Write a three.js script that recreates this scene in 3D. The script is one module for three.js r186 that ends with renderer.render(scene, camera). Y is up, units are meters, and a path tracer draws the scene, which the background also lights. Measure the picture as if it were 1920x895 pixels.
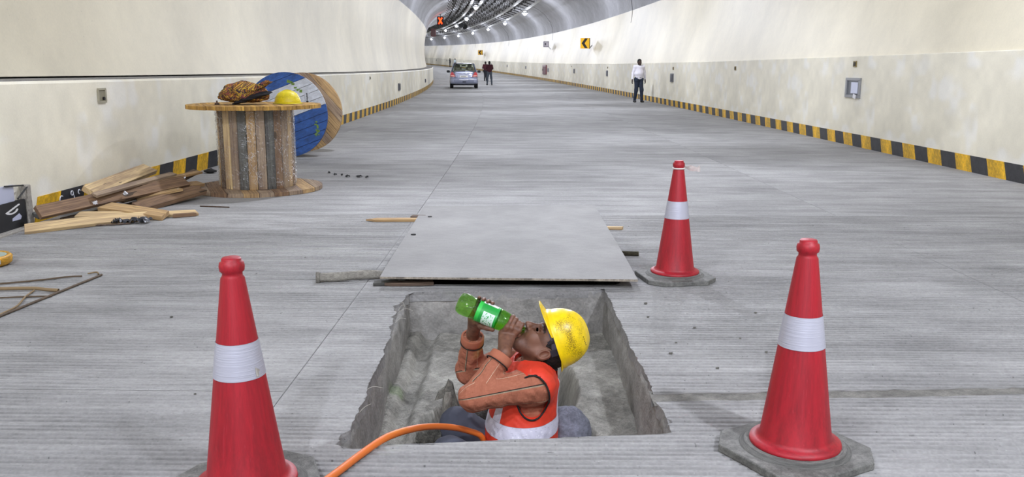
import * as THREE from 'three';
import { RectAreaLightUniformsLib } from 'three/addons/lights/RectAreaLightUniformsLib.js';
import { mergeGeometries, mergeVertices, toCreasedNormals } from 'three/addons/utils/BufferGeometryUtils.js';
import { RoundedBoxGeometry } from 'three/addons/geometries/RoundedBoxGeometry.js';

// ------------------------------------------------------------------ camera, light, exposure
const scene = new THREE.Scene();
scene.background = new THREE.Color(0x000000);
const EYE = 1.334;
const camera = new THREE.PerspectiveCamera(2 * Math.atan(447.5 / 1639.26) * 180 / Math.PI, 1920 / 895, 0.05, 600);
camera.position.set(0, EYE, 0);
camera.rotation.order = 'YXZ';
camera.rotation.set(-0.19278, 0, 0.00306);
const renderer = new THREE.WebGLRenderer({ antialias: true });
renderer.toneMapping = THREE.LinearToneMapping;
renderer.toneMappingExposure = 1.58;
renderer.shadowMap.enabled = true;
RectAreaLightUniformsLib.init();
const LAMP = { power: 70, color: 0xeef2ff };   // ceiling lamps of the tunnel, all alike

// ------------------------------------------------------------------ helpers
function rng(seed) { let a = seed >>> 0; return () => { a = (a + 0x6D2B79F5) >>> 0; let t = a; t = Math.imul(t ^ (t >>> 15), t | 1); t ^= t + Math.imul(t ^ (t >>> 7), t | 61); return ((t ^ (t >>> 14)) >>> 0) / 4294967296; }; }
const V = (x, y, z) => new THREE.Vector3(x, y, z);
const lerp = (a, b, t) => a + (b - a) * t, clamp = (x, a, b) => Math.min(b, Math.max(a, x)), sstep = (a, b, x) => { const t = clamp((x - a) / (b - a), 0, 1); return t * t * (3 - 2 * t); };
const names = {};
function numbered(n) { const k = names[n] = (names[n] ?? -1) + 1; return k ? n + '_' + String(k).padStart(3, '0') : n; }
function shadows(o) { o.traverse(c => { if (c.isMesh) { c.castShadow = true; c.receiveShadow = true; } }); }
function tag(o, label, category, group, kind) { if (label) o.userData.label = label; if (category) o.userData.category = category; if (group) o.userData.group = group; if (kind) o.userData.kind = kind; return o; }
function thing(name, label, category, pos = [0, 0, 0], turn = 0, group) { const o = new THREE.Group(); o.name = numbered(name); o.position.set(...pos); o.rotation.y = turn; scene.add(o); return tag(o, label, category, group); }
function part(name, geo, mat, parent, label) { const m = new THREE.Mesh(Array.isArray(geo) ? merged(geo) : geo, mat); m.name = name; parent.add(m); if (label) m.userData.label = label; return m; }
function single(name, geo, mat, label, category, group) { const m = new THREE.Mesh(Array.isArray(geo) ? merged(geo) : geo, mat); m.name = numbered(name); scene.add(m); return tag(m, label, category, group); }
function struct(name, geo, mat, label) { const m = new THREE.Mesh(Array.isArray(geo) ? merged(geo) : geo, mat); m.name = name; scene.add(m); m.userData.kind = 'structure'; if (label) m.userData.label = label; return m; }
function merged(list) {
  return mergeGeometries(list.map(g => { let q = g.index ? g.toNonIndexed() : g; for (const k of Object.keys(q.attributes)) if (!['position', 'normal', 'uv'].includes(k)) q.deleteAttribute(k); if (!q.attributes.normal) q.computeVertexNormals(); if (!q.attributes.uv) q.setAttribute('uv', new THREE.BufferAttribute(new Float32Array(q.attributes.position.count * 2), 2)); return q; }));
}
function box(w, h, d, x = 0, y = 0, z = 0, r = 0) { const g = r ? new RoundedBoxGeometry(w, h, d, 2, r) : new THREE.BoxGeometry(w, h, d); return g.translate(x, y, z); }
function cyl(r0, r1, h, n = 24, x = 0, y = 0, z = 0) { return new THREE.CylinderGeometry(r0, r1, h, n).translate(x, y, z); }
function rod(a, b, r, n = 8, r2 = r) { const d = b.clone().sub(a), g = new THREE.CylinderGeometry(r2, r, d.length(), n); g.applyQuaternion(new THREE.Quaternion().setFromUnitVectors(V(0, 1, 0), d.clone().normalize())); return g.translate((a.x + b.x) / 2, (a.y + b.y) / 2, (a.z + b.z) / 2); }
function tube(pts, r, n = 48, m = 8) { return new THREE.TubeGeometry(new THREE.CatmullRomCurve3(pts), n, r, m, false); }
function lathe(pts, n = 48) { return new THREE.LatheGeometry(pts.map(p => new THREE.Vector2(p[0], p[1])), n); }

// ------------------------------------------------------------------ the line of the tunnel: it bends left and rises slowly far away
const TH = -0.0195, K = 0.00135;
const prof = s => -0.00495 * s + 0.0000957 * Math.max(s, 0) ** 2 - 1.229e-7 * Math.max(s, 0) ** 3;
function line(s) { const h = TH + K * s; const x = (Math.cos(h) - Math.cos(TH)) / K, y = (Math.sin(h) - Math.sin(TH)) / K; return { x, y, h }; }
function T(s, off, z = 0) { const c = line(s); return V(c.x + off * Math.cos(c.h), prof(s) + z, -(c.y + off * Math.sin(c.h))); }   // metres along, across, above the road
const turnAt = s => TH + K * s;
const gp = (x, y, z = 0) => V(x, prof(y) + z, -y);          // a point of the road near the pit
function sweep(profile, s0, s1, ds, closed = true, crease = 0.5) {      // profile: [off, height] points, swept along the tunnel
  const n = Math.max(1, Math.round((s1 - s0) / ds)), m = profile.length, pos = [], uv = [], idx = [];
  const len = [0]; for (let j = 1; j <= m; j++) { const a = profile[j - 1], b = profile[j % m]; len.push(len[j - 1] + Math.hypot(b[0] - a[0], b[1] - a[1])); }
  const mm = closed ? m + 1 : m;
  for (let i = 0; i <= n; i++) { const s = s0 + (s1 - s0) * i / n; for (let j = 0; j < mm; j++) { const p = T(s, ...profile[j % m]); pos.push(p.x, p.y, p.z); uv.push(len[j], s); } }
  for (let i = 0; i < n; i++) for (let j = 0; j < mm - 1; j++) { const a = i * mm + j, b = a + 1, c = a + mm, d = c + 1; idx.push(a, b, c, b, d, c); }
  if (closed) for (const i of [0, n]) { const q = THREE.ShapeUtils.triangulateShape(profile.map(p => new THREE.Vector2(p[0], p[1])), []); for (const t of q) { const w = t.map(k => i * mm + k); idx.push(...(i ? w : w.reverse())); } }
  const g = new THREE.BufferGeometry(); g.setAttribute('position', new THREE.Float32BufferAttribute(pos, 3)); g.setAttribute('uv', new THREE.Float32BufferAttribute(uv, 2)); g.setIndex(idx);
  return toCreasedNormals(g, crease);
}
function grid(nu, nv, f) {                                   // f(u, v) -> [Vector3, uvx, uvy]
  const pos = [], uv = [], idx = [];
  for (let j = 0; j <= nv; j++) for (let i = 0; i <= nu; i++) { const [p, a, b] = f(i / nu, j / nv); pos.push(p.x, p.y, p.z); uv.push(a, b); }
  for (let j = 0; j < nv; j++) for (let i = 0; i < nu; i++) { const a = j * (nu + 1) + i; idx.push(a, a + 1, a + nu + 1, a + 1, a + nu + 2, a + nu + 1); }
  const g = new THREE.BufferGeometry(); g.setAttribute('position', new THREE.Float32BufferAttribute(pos, 3)); g.setAttribute('uv', new THREE.Float32BufferAttribute(uv, 2)); g.setIndex(idx); g.computeVertexNormals(); return g;
}

// ------------------------------------------------------------------ noise and textures
const hash = (x, y, s) => { let h = Math.imul(x, 374761393) + Math.imul(y, 668265263) + Math.imul(s, 1442695041); h = Math.imul(h ^ (h >>> 13), 1274126177); return ((h ^ (h >>> 16)) >>> 0) / 4294967296; };
function layer(W, H, px, py, seed) {                         // periodic value noise
  const out = new Float32Array(W * H), lat = new Float32Array(px * py);
  for (let j = 0; j < py; j++) for (let i = 0; i < px; i++) lat[j * px + i] = hash(i, j, seed);
  const xi = new Int32Array(W), xt = new Float32Array(W); for (let x = 0; x < W; x++) { const f = x * px / W; xi[x] = Math.floor(f); const t = f - xi[x]; xt[x] = t * t * (3 - 2 * t); }
  for (let y = 0; y < H; y++) { const f = y * py / H, yi = Math.floor(f); let t = f - yi; t = t * t * (3 - 2 * t); const r0 = (yi % py) * px, r1 = ((yi + 1) % py) * px;
    for (let x = 0; x < W; x++) { const a = xi[x] % px, b = (a + 1) % px, u = xt[x]; out[y * W + x] = (lat[r0 + a] * (1 - u) + lat[r0 + b] * u) * (1 - t) + (lat[r1 + a] * (1 - u) + lat[r1 + b] * u) * t; } }
  return out;
}
function blend(W, H, list) { const o = new Float32Array(W * H); for (const [px, py, amp, seed] of list) { const l = layer(W, H, px, py, seed); for (let i = 0; i < o.length; i++) o[i] += (l[i] - 0.5) * amp; } return o; }
function dataTex(W, H, f, srgb = true, rep = 1) { const d = new Uint8Array(W * H * 4); for (let i = 0; i < W * H; i++) { const c = f(i); d[i * 4] = clamp(c[0], 0, 255); d[i * 4 + 1] = clamp(c[1], 0, 255); d[i * 4 + 2] = clamp(c[2], 0, 255); d[i * 4 + 3] = 255; } const t = new THREE.DataTexture(d, W, H); t.wrapS = t.wrapT = THREE.RepeatWrapping; t.magFilter = THREE.LinearFilter; t.minFilter = THREE.LinearMipmapLinearFilter; t.generateMipmaps = true; if (srgb) t.colorSpace = THREE.SRGBColorSpace; t.repeat.set(1 / rep, 1 / rep); t.needsUpdate = true; return t; }
const grey = v => [v, v, v];
const hx = h => [(h >> 16) & 255, (h >> 8) & 255, h & 255];
const std = (color, rough = 0.8, metal = 0, extra = {}) => new THREE.MeshStandardMaterial({ color, roughness: rough, metalness: metal, side: THREE.DoubleSide, ...extra });
function mottled(hex, amp, scale, seed, rough = 0.85, bump = 0, N = 512) {       // a surface of one colour with grain and patches
  const n = blend(N, N, [[5, 5, 1, seed], [17, 17, 0.8, seed + 1], [61, 61, 0.6, seed + 2], [200, 200, 0.6, seed + 3]]), c = hx(hex);
  const m = std(0xffffff, rough, 0, { map: dataTex(N, N, i => c.map(k => k * (1 + n[i] * amp)), true, scale) });
  if (bump) { m.bumpMap = dataTex(N, N, i => grey(128 + n[i] * 110), false, scale); m.bumpScale = bump; }
  return m;
}
// tined concrete road: transverse streaks, worn grooves, grit
const roadMat = (() => {
  const W = 2048, H = 2048;
  const st = blend(W, H, [[6, 40, 0.55, 1], [14, 110, 0.5, 2], [40, 420, 0.4, 3], [9, 9, 0.5, 4], [30, 34, 0.35, 5], [300, 700, 0.35, 6], [1000, 1000, 0.45, 7]]);
  const sp = layer(W, H, 700, 700, 8), sp2 = layer(W, H, 260, 300, 18);
  const map = dataTex(W, H, i => { let v = 144 * (1 + st[i] * 0.23); if (sp[i] > 0.975) v *= 0.6; if (sp2[i] > 0.982) v *= 0.72; if (sp[i] < 0.012) v = v * 1.12 + 6; return [v * 1.0, v * 0.995, v * 0.985]; }, true, 7);
  const B = 1024, grit = blend(B, B, [[500, 500, 0.5, 37], [160, 160, 0.35, 38], [30, 220, 0.4, 39], [9, 60, 0.3, 40]]);
  const bump = dataTex(B, B, i => grey(128 + grit[i] * 120), false, 2.3);
  return std(0xffffff, 0.86, 0, { map, bumpMap: bump, bumpScale: 0.004 });
})();
const concreteRaw = mottled(0x8d8b86, 0.22, 1.6, 51, 0.92, 0.006, 1024);
const concreteDark = mottled(0x8a8880, 0.3, 0.9, 61, 0.95, 0.008, 1024);
const ceilingMat = mottled(0xb9babf, 0.1, 9, 71, 0.8, 0.002);
const creamUpper = (() => { const N = 1024, n = blend(N, N, [[3, 4, 0.6, 81], [9, 9, 0.5, 82], [40, 40, 0.3, 83], [300, 300, 0.3, 84]]), sp = layer(N, N, 330, 330, 85); return std(0xffffff, 0.55, 0, { map: dataTex(N, N, i => { let k = 1 + n[i] * 0.07; if (sp[i] > 0.988) k *= 0.8; return [223 * k, 214 * k, 187 * k]; }, true, 5), bumpMap: dataTex(N, N, i => grey(128 + n[i] * 60), false, 5), bumpScale: 0.004 }); })();
const creamLower = (() => { const N = 1024, n = blend(N, N, [[4, 4, 0.7, 91], [11, 11, 0.8, 92], [33, 30, 0.45, 93], [300, 300, 0.3, 94]]), p = blend(N, N, [[8, 7, 1, 95], [24, 20, 0.6, 96]]); return std(0xffffff, 0.6, 0, { map: dataTex(N, N, i => { const k = 1 + n[i] * 0.075, w = sstep(0.0, 0.4, p[i]); return [lerp(235, 239, w) * k, lerp(229, 236, w) * k, lerp(208, 224, w) * k]; }, true, 3.4), bumpMap: dataTex(N, N, i => grey(128 + n[i] * 60), false, 3.4), bumpScale: 0.004 }); })();
function woodMat(hex, seed, dark = 0.5) { const W = 256, H = 512, n = blend(W, H, [[24, 3, 0.8, seed], [70, 5, 0.7, seed + 1], [128, 20, 0.5, seed + 2], [4, 4, 0.6, seed + 3], [9, 18, 0.35, seed + 4]]), c = hx(hex), k = layer(W, H, 7, 6, seed + 5);
  const t = dataTex(W, H, i => { let q = 1 + n[i] * dark; if (k[i] > 0.93) q *= 0.6; return [c[0] * q, c[1] * q * (0.99 + n[i] * 0.04), c[2] * q]; }); const b = dataTex(W, H, i => grey(128 + n[i] * 80), false); for (const x of [t, b]) x.repeat.set(2.2, 0.7); return std(0xffffff, 0.82, 0, { map: t, bumpMap: b, bumpScale: 0.003 }); }
const W1 = woodMat(0xa98c62, 101, 0.34), W2 = woodMat(0x7d634a, 111, 0.36), W3 = woodMat(0xbfa67c, 121, 0.28), W4 = woodMat(0x665648, 131, 0.34), W5 = woodMat(0x93806a, 141, 0.32), W6 = woodMat(0x585853, 151, 0.3), WY = woodMat(0xa9833f, 161, 0.36);
const woods = [W1, W2, W3, W4, W5, W6];
const black = std(0x141414, 0.6), steelGrey = std(0x8c8f94, 0.4, 0.7), galv = std(0xcfd0d0, 0.85), dark = std(0x2a2a2a, 0.8), rust = mottled(0x4b3a2e, 0.5, 0.3, 171, 0.9), paper = std(0xe8e8ea, 0.9);

// ------------------------------------------------------------------ the tunnel: road, walls, ceiling
const S0 = -34, S1 = 262, OL = -4.352, OR = 6.134;
const J1 = -1.02, J2 = 2.96, JG = -3.78;                       // joints along the road
// pit in the road
const PIT = [[-0.600, 2.965], [0.597, 3.09], [0.580, 5.335], [-0.632, 5.215]];          // near left, near right, far right, far left
const TR = [[-0.7, 5.43], [0.7, 5.43], [0.7, 8.15], [-0.7, 8.15]];                   // the trench goes on under the cover plate
const floor = new THREE.Group(); floor.name = 'floor'; floor.userData.kind = 'structure'; floor.userData.label = 'grey tined concrete road of the tunnel'; scene.add(floor);
{
  const rr = rng(11), t = 0.1, gap = 0.0016;
  const n2 = (x, y, k) => { const i = Math.floor(x), j = Math.floor(y), u = x - i, v = y - j, q = u * u * (3 - 2 * u), w = v * v * (3 - 2 * v); return lerp(lerp(hash(i, j, k), hash(i + 1, j, k), q), lerp(hash(i, j + 1, k), hash(i + 1, j + 1, k), q), w) - 0.5; };
  const GD = 0.017;                                                   // depth of the tined surface
  function tined(o0, o1, s0, s1, poly) {                               // transverse grooves raked into the fresh concrete
    const rg = rng(Math.round((o0 + 9) * 100)), rows = [[s0, 0]]; let c = s0 + 0.03; while (c < s1 - 0.03) { const w = 0.0046 + rg() * 0.0034; rows.push([c - w - 0.0022, 0], [c - w * 0.6, 1], [c + w * 0.6, 1], [c + w + 0.0022, 0]); c += 0.032 + rg() * 0.018; } rows.push([s1, 0]);
    const nc = Math.round((o1 - o0) / 0.05), W = nc + 1, pts = [], idx = [], uv = [], ins = [];
    const inside = (x, y) => { if (x > TR[0][0] && x < TR[2][0] && y > TR[0][1] && y < TR[2][1]) return true; let q = false; for (let i = 0, j = poly.length - 1; i < poly.length; j = i++) { const a = poly[i], b = poly[j]; if ((a[1] > y) !== (b[1] > y) && x < (b[0] - a[0]) * (y - a[1]) / (b[1] - a[1]) + a[0]) q = !q; } return q; };
    for (const [s, g] of rows) for (let i = 0; i <= nc; i++) { const o = lerp(o0, o1, i / nc), edge = s === s0 || s === s1; const ss = edge ? s : s + 0.016 * n2(o * 1.3, s * 1.1, 3) + 0.005 * n2(o * 7, s * 9, 4); const wear = clamp(0.58 + 1.3 * n2(o * 0.8, s * 0.9, 5) + 0.9 * n2(o * 5, s * 12, 6), 0.06, 1); const p = T(ss, o, (g && i && i < nc ? -0.016 * wear : 0.0012 * n2(o * 9, s * 30, 7)) - 0.0006); pts.push(p); uv.push(o, ss); ins.push(poly ? (p.x > -1.1 && p.x < J2 + 0.2 && -p.z > 2.8 && -p.z < 8.3 && inside(p.x, -p.z)) : false); }
    for (let j = 0; j + 1 < rows.length; j++) for (let i = 0; i < nc; i++) { const a = j * W + i, q = [a, a + 1, a + W, a + W + 1]; if (q.every(k => ins[k])) continue; idx.push(q[0], q[1], q[2], q[1], q[3], q[2]); }
    if (poly) { const used = new Set(idx); for (const k of used) if (ins[k]) { const p = pts[k]; if (-p.z > TR[0][1]) { const e = [[Math.abs(p.x - TR[0][0]), TR[0][0], -p.z], [Math.abs(p.x - TR[2][0]), TR[2][0], -p.z], [Math.abs(-p.z - TR[0][1]), p.x, TR[0][1]], [Math.abs(-p.z - TR[2][1]), p.x, TR[2][1]]].sort((a, b) => a[0] - b[0])[0]; p.x = e[1]; p.z = -e[2]; continue; } let bd = 9, bx = p.x, by = -p.z; for (let i = 0, j = poly.length - 1; i < poly.length; j = i++) { const a = poly[j], b = poly[i], dx = b[0] - a[0], dy = b[1] - a[1], t = clamp(((p.x - a[0]) * dx + (-p.z - a[1]) * dy) / (dx * dx + dy * dy + 1e-12), 0, 1), x = a[0] + dx * t, y = a[1] + dy * t, d = Math.hypot(x - p.x, y + p.z); if (d < bd) { bd = d; bx = x; by = y; } } p.x = bx; p.z = -by; } }
    const g = new THREE.BufferGeometry(); g.setAttribute('position', new THREE.Float32BufferAttribute(pts.flatMap(p => [p.x, p.y, p.z]), 3)); g.setAttribute('uv', new THREE.Float32BufferAttribute(uv, 2)); g.setIndex(idx); const f = g.toNonIndexed(); f.computeVertexNormals(); return f;
  }
  function slab(o0, o1, s0, s1, fine) { const g = gap, c = 0.0025, tp = fine ? -GD : 0, b = sweep([[o0 + g, -t], [o0 + g, tp - c], [o0 + g + c, tp], [o1 - g - c, tp], [o1 - g, tp - c], [o1 - g, -t]], s0 + g, s1 - g, Math.min(4.7, Math.max(1, s1 - s0)), true, 0.3); part('road_slab', fine ? [b, tined(o0 + g, o1 - g, s0 + g, s1 - g)] : b, roadMat, floor); }
  const L = 4.7, cuts = [-1.2, 8.2]; for (let k = 1; k <= 14; k++) cuts.push(8.2 + k * L);
  for (const [o0, o1] of [[OL, JG], [JG, J1], [J1, J2], [J2, OR]]) {
    slab(o0, o1, S0, -1.2);
    for (let i = 0; i < cuts.length - 1; i++) { if (i === 0) { if (o0 !== J1) { slab(o0, o1, -1.2, 3.5, true); slab(o0, o1, 3.5, 8.2, true); } } else slab(o0, o1, cuts[i], cuts[i + 1]); }
    slab(o0, o1, cuts[cuts.length - 1], S1);
  }
  part('subbase', [sweep([[OL - .1, -.25], [OL - .1, -.1], [J1, -.1], [J1, -.25]], S0, S1, 6), sweep([[J2, -.25], [J2, -.1], [OR + .1, -.1], [OR + .1, -.25]], S0, S1, 6), sweep([[J1, -.25], [J1, -.1], [J2, -.1], [J2, -.25]], S0, -1.2, 6), sweep([[J1, -.25], [J1, -.1], [J2, -.1], [J2, -.25]], 8.2, S1, 6)], concreteDark, floor);
  // the slab round the pit, with the broken edge and the slot that runs from the pit to the right
  const hole = [], jag = (a, b, n, amp, inward, chips = []) => { const dx = b[0] - a[0], dy = b[1] - a[1], l = Math.hypot(dx, dy), nx = -dy / l * inward, ny = dx / l * inward, sd = Math.round(a[0] * 50 + a[1] * 70); n = Math.round(l / 0.012); for (let i = 0; i < n; i++) { const u = i / n, q = u * l; let k = amp * (1.1 * n2(q * 9, 1, sd) + 0.8 * n2(q * 26, 2, sd) + 0.5 * n2(q * 70, 3, sd)) + 0.3 * amp; if (i < 2 || i > n - 3) k *= 0.3; for (const [c, w, d] of chips) k += d * Math.exp(-(((u - c) / w) ** 2)) * (0.8 + 0.7 * n2(q * 40, 5, sd)); hole.push([a[0] + dx * u - nx * k, a[1] + dy * u - ny * k]); } };
  const sl = (y) => lerp(PIT[1][0], PIT[2][0], (y - PIT[1][1]) / (PIT[2][1] - PIT[1][1]));
  jag(PIT[0], PIT[1], 60, 0.007, 1, [[0.03, 0.05, 0.03]]);
  jag(PIT[1], [sl(3.41), 3.41], 10, 0.016, 1, [[0.3, 0.4, 0.02]]);
  const R = [J2 - 0.004, 3.60]; for (let i = 0; i <= 40; i++) { const u = i / 40; hole.push([lerp(sl(3.41), R[0] - 0.02, u), lerp(3.41, R[1] - 0.046, u) + (rr() - 0.5) * 0.016]); }
  for (let i = 0; i <= 40; i++) { const u = 1 - i / 40; hole.push([lerp(sl(3.49), R[0] - 0.02, u), lerp(3.505, R[1] + 0.042, u) + (rr() - 0.5) * 0.016]); }
  jag([sl(3.51), 3.51], PIT[2], 90, 0.011, 1, [[0.1, 0.1, 0.02]]);
  jag(PIT[2], PIT[3], 60, 0.007, 1, [[0.0, 0.015, 0.02]]);
  jag(PIT[3], PIT[0], 120, 0.013, 1, [[0.18, 0.08, 0.05], [0.3, 0.06, 0.03], [0.98, 0.04, 0.05]]);
  const at = (s, o) => { const p = T(s, o); return new THREE.Vector2(p.x, -p.z); };
  const rim = []; for (let i = 0; i <= 6; i++) rim.push(at(lerp(-1.196, 8.196, i / 6), J1 + gap)); for (let i = 0; i <= 6; i++) rim.push(at(lerp(8.196, -1.196, i / 6), J2 - gap));
  const sh = new THREE.Shape(rim); sh.holes.push(new THREE.Path(hole.map(p => new THREE.Vector2(p[0], p[1])))); sh.holes.push(new THREE.Path(TR.map(p => new THREE.Vector2(p[0], p[1]))));
  const g = new THREE.ExtrudeGeometry(sh, { depth: 0.045, bevelEnabled: false }); g.translate(0, 0, -0.045 - GD); g.rotateX(-Math.PI / 2);
  const P = g.attributes.position, N = g.attributes.normal, uv = []; for (let i = 0; i < P.count; i++) { P.setY(i, P.getY(i) + prof(-P.getZ(i))); uv.push(P.getX(i) - 0.1 - J1, -P.getZ(i)); if (Math.abs(N.getY(i)) < 0.5) uv[uv.length - 1] += P.getY(i); }
  g.setAttribute('uv', new THREE.Float32BufferAttribute(uv, 2)); g.computeVertexNormals();
  const lipG = grid(hole.length, 1, (u, v) => { const q = hole[Math.round(u * hole.length) % hole.length]; return [gp(q[0], q[1], -0.0005 - v * (GD + 0.001)), u * 8, v * GD]; });
  part('road_slab', [g, lipG, tined(J1 + gap, J2 - gap, -1.196, 8.196, hole)], roadMat, floor, 'road slab with the pit cut into it');
  // mortar in the slot
  part('mortar_strip', grid(60, 4, (u, v) => { const x = lerp(0.585, R[0], u), y = lerp(3.46, 3.60, u) + (v - 0.5) * 0.17; return [gp(x, y, -0.0045 - 0.003 * hash(Math.round(u * 60), Math.round(v * 4), 3)), x, y]; }), mottled(0x74726c, 0.25, 0.4, 66, 0.95, 0.006), floor, 'dark mortar in the slot beside the pit');
}
// trench under the cover plate
{ const [a, b, c, d] = TR, w = 0.05, z0 = -0.95, h = 0.935, m = (x0, x1, y0, y1, zb, hh) => { const p = gp((x0 + x1) / 2, (y0 + y1) / 2, zb + hh / 2); return box(x1 - x0, hh, y1 - y0, p.x, p.y, p.z); };
  struct('wall_trench', [m(a[0] - w, a[0], a[1] - w, d[1] + w, z0, h - 0.06), m(b[0], b[0] + w, a[1] - w, d[1] + w, z0, h - 0.06), m(a[0], b[0], a[1] - w, a[1], z0, h - 0.06), m(a[0], b[0], d[1], d[1] + w, z0, h - 0.06)], concreteRaw, 'concrete sides of the covered trench'); struct('floor_trench', m(a[0] - w, b[0] + w, a[1] - w, d[1] + w, z0 - 0.05, 0.05), concreteDark, 'bottom of the covered trench'); }
// pit: walls and muddy bottom
{
  const nz = (x, y, s) => { const f = (a, b) => { const i = Math.floor(a), j = Math.floor(b), u = a - i, v = b - j, q = u * u * (3 - 2 * u), w = v * v * (3 - 2 * v); return lerp(lerp(hash(i, j, s), hash(i + 1, j, s), q), lerp(hash(i, j + 1, s), hash(i + 1, j + 1, s), q), w) - 0.5; }; return f(x, y) + 0.5 * f(x * 2.1, y * 2.1) + 0.25 * f(x * 4.3, y * 4.3); };
  const side = ['wall_pit_near', 'wall_pit_right', 'wall_pit_back', 'wall_pit_left'];
  for (let k = 0; k < 4; k++) {
    const a = PIT[k], b = PIT[(k + 1) % 4], dx = b[0] - a[0], dy = b[1] - a[1], l = Math.hypot(dx, dy), ox = dy / l, oy = -dx / l;      // outward
    const g = grid(Math.round(l * 40), 34, (u, v) => { const w = v * 34; const up = w <= 30; let z, o; if (up) { z = lerp(-1.05, -0.035, w / 30); o = 0.012 * nz(u * l * 3, z * 3, k + 5) + 0.004 * nz(u * l * 20, z * 20, k + 9); if (w > 27) z += 0.015 * nz(u * l * 9, 3, k + 40), o += (w - 27) * 0.004; } else { z = -0.04 + 0.01 * nz(u * l * 14, w, k + 20); o = 0.012 + (w - 30) * 0.045; }
      const e = lerp(-0.015, 1.015, u); return [gp(a[0] + dx * e + ox * o, a[1] + dy * e + oy * o, z), u * l, z + o]; });
    struct(side[k], g, concreteRaw, 'bare concrete side of the pit');
  }
  const bed = (x, y) => { let z = -0.27 - 0.045 * (5.2 - y) / 1.5; z += 0.045 * nz(x * 1.7, y * 1.7, 77) + 0.012 * nz(x * 7, y * 7, 78) + 0.008 * nz(x * 30, y * 30, 79); const d = Math.hypot((x + 0.04) / 0.44, (y - 3.66) / 0.5); z = lerp(z, -0.665 + 0.01 * nz(x * 10, y * 10, 80), 1 - sstep(0.75, 1.05, d)); const t2 = Math.hypot((x - 0.22) / 0.13, (y - 4.42) / 0.42); z -= 0.28 * (1 - sstep(0.55, 1.1, t2)); z -= 0.05 * (1 - sstep(0.02, 0.07, Math.abs(x + 0.52 + 0.02 * nz(y * 5, 2, 81)))) * sstep(3.2, 3.8, y); return z; };
  struct('floor_pit', grid(130, 220, (u, v) => { const x = lerp(-0.7, 0.66, u), y = lerp(2.9, 5.4, v); return [gp(x, y, bed(x, y)), x, y]; }), concreteDark, 'muddy grey rubble on the bottom of the pit');
}
// walls
const LWALL = [[-4.94, 1.272], [-5.06, 1.7], [-5.13, 2.3], [-5.14, 2.85], [-5.1, 3.5], [-5.02, 4.05], [-4.9, 4.45]];
const RWALL = [[6.19, 1.60], [6.36, 2.2], [6.53, 2.8], [6.67, 3.4], [6.76, 4.0], [6.784, 4.33]];
const VAULT = [[-4.9, 4.45], [-4.74, 5.0], [-4.5, 5.4], [-4.12, 5.78], [-3.66, 6.08], [-3.1, 6.36], [-2.2, 6.76], [-1, 7.2], [0.2, 7.44], [0.95, 7.5], [2.1, 7.42], [3.6, 7.16], [4.7, 6.8], [5.5, 6.38], [6.1, 5.88], [6.5, 5.35], [6.71, 4.85], [6.784, 4.33]];
const thick = (p, d, up) => [...p, ...p.map(q => [q[0] + d, q[1] + (up || 0)]).reverse()];
struct('wall_left', sweep([[OL, -.24], [OL, 1.215], [OL - .025, 1.24], [-5.3, 1.255], [-5.3, -.24]], S0, S1, 2.5, true, 0.6), creamLower, 'cream plastered lower wall with a ledge');
struct('trim_3', sweep([[OL - .03, 1.238], [OL - .03, 1.246], [-5.2, 1.257], [-5.2, 1.22]], S0, S1, 2.5, true, 0.4), concreteRaw, 'bare grey top of the ledge');
struct('wall_left_back', sweep([[-5.28, 1.2], [-5.28, 1.5], [-5.4, 1.5], [-5.4, 1.2]], S0, S1, 6), concreteRaw, 'bare concrete at the back of the gap above the ledge');
struct('wall_left_upper', sweep(thick(LWALL, -0.4), S0, S1, 2.5), creamUpper, 'cream painted upper wall');
struct('wall_right', sweep([[OR, -.24], [OR, 1.608], [OR + .012, 1.62], [6.7, 1.63], [6.7, -.24]], S0, S1, 2.5, true, 0.6), creamLower, 'cream plastered lower wall');
struct('wall_right_upper', sweep(thick(RWALL, 0.4), S0, S1, 2.5), creamUpper, 'cream painted upper wall');
const ceiling = struct('ceiling', sweep([...VAULT, ...VAULT.map(([o, z]) => [0.95 + (o - 0.95) * 1.08, z + 0.35]).reverse()], S0, S1, 2.5), ceilingMat, 'grey concrete vault');
for (const s of [10.4, 46.5, 82.7, 118.7, 154.6]) part('construction_joint', sweep([...VAULT.slice(6).concat([[6.76, 4.0], [6.72, 3.7]]), ...VAULT.slice(6).concat([[6.76, 4.0], [6.72, 3.7]]).map(([o, z]) => [o - 0.012 * (o - 0.95) / 5.8, z - 0.012 * (z - 3) / 4.5]).reverse()], s, s + 0.06, 0.06), dark, ceiling, 'dark joint between lengths of the vault');
for (const [n, s] of [['wall_back', S0], ['wall_front', S1]]) struct(n, sweep([[-5.6, -.3], [-5.6, 8], [7.4, 8], [7.4, -.3]], s - 0.15, s + 0.15, 0.3), ceilingMat);
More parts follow.
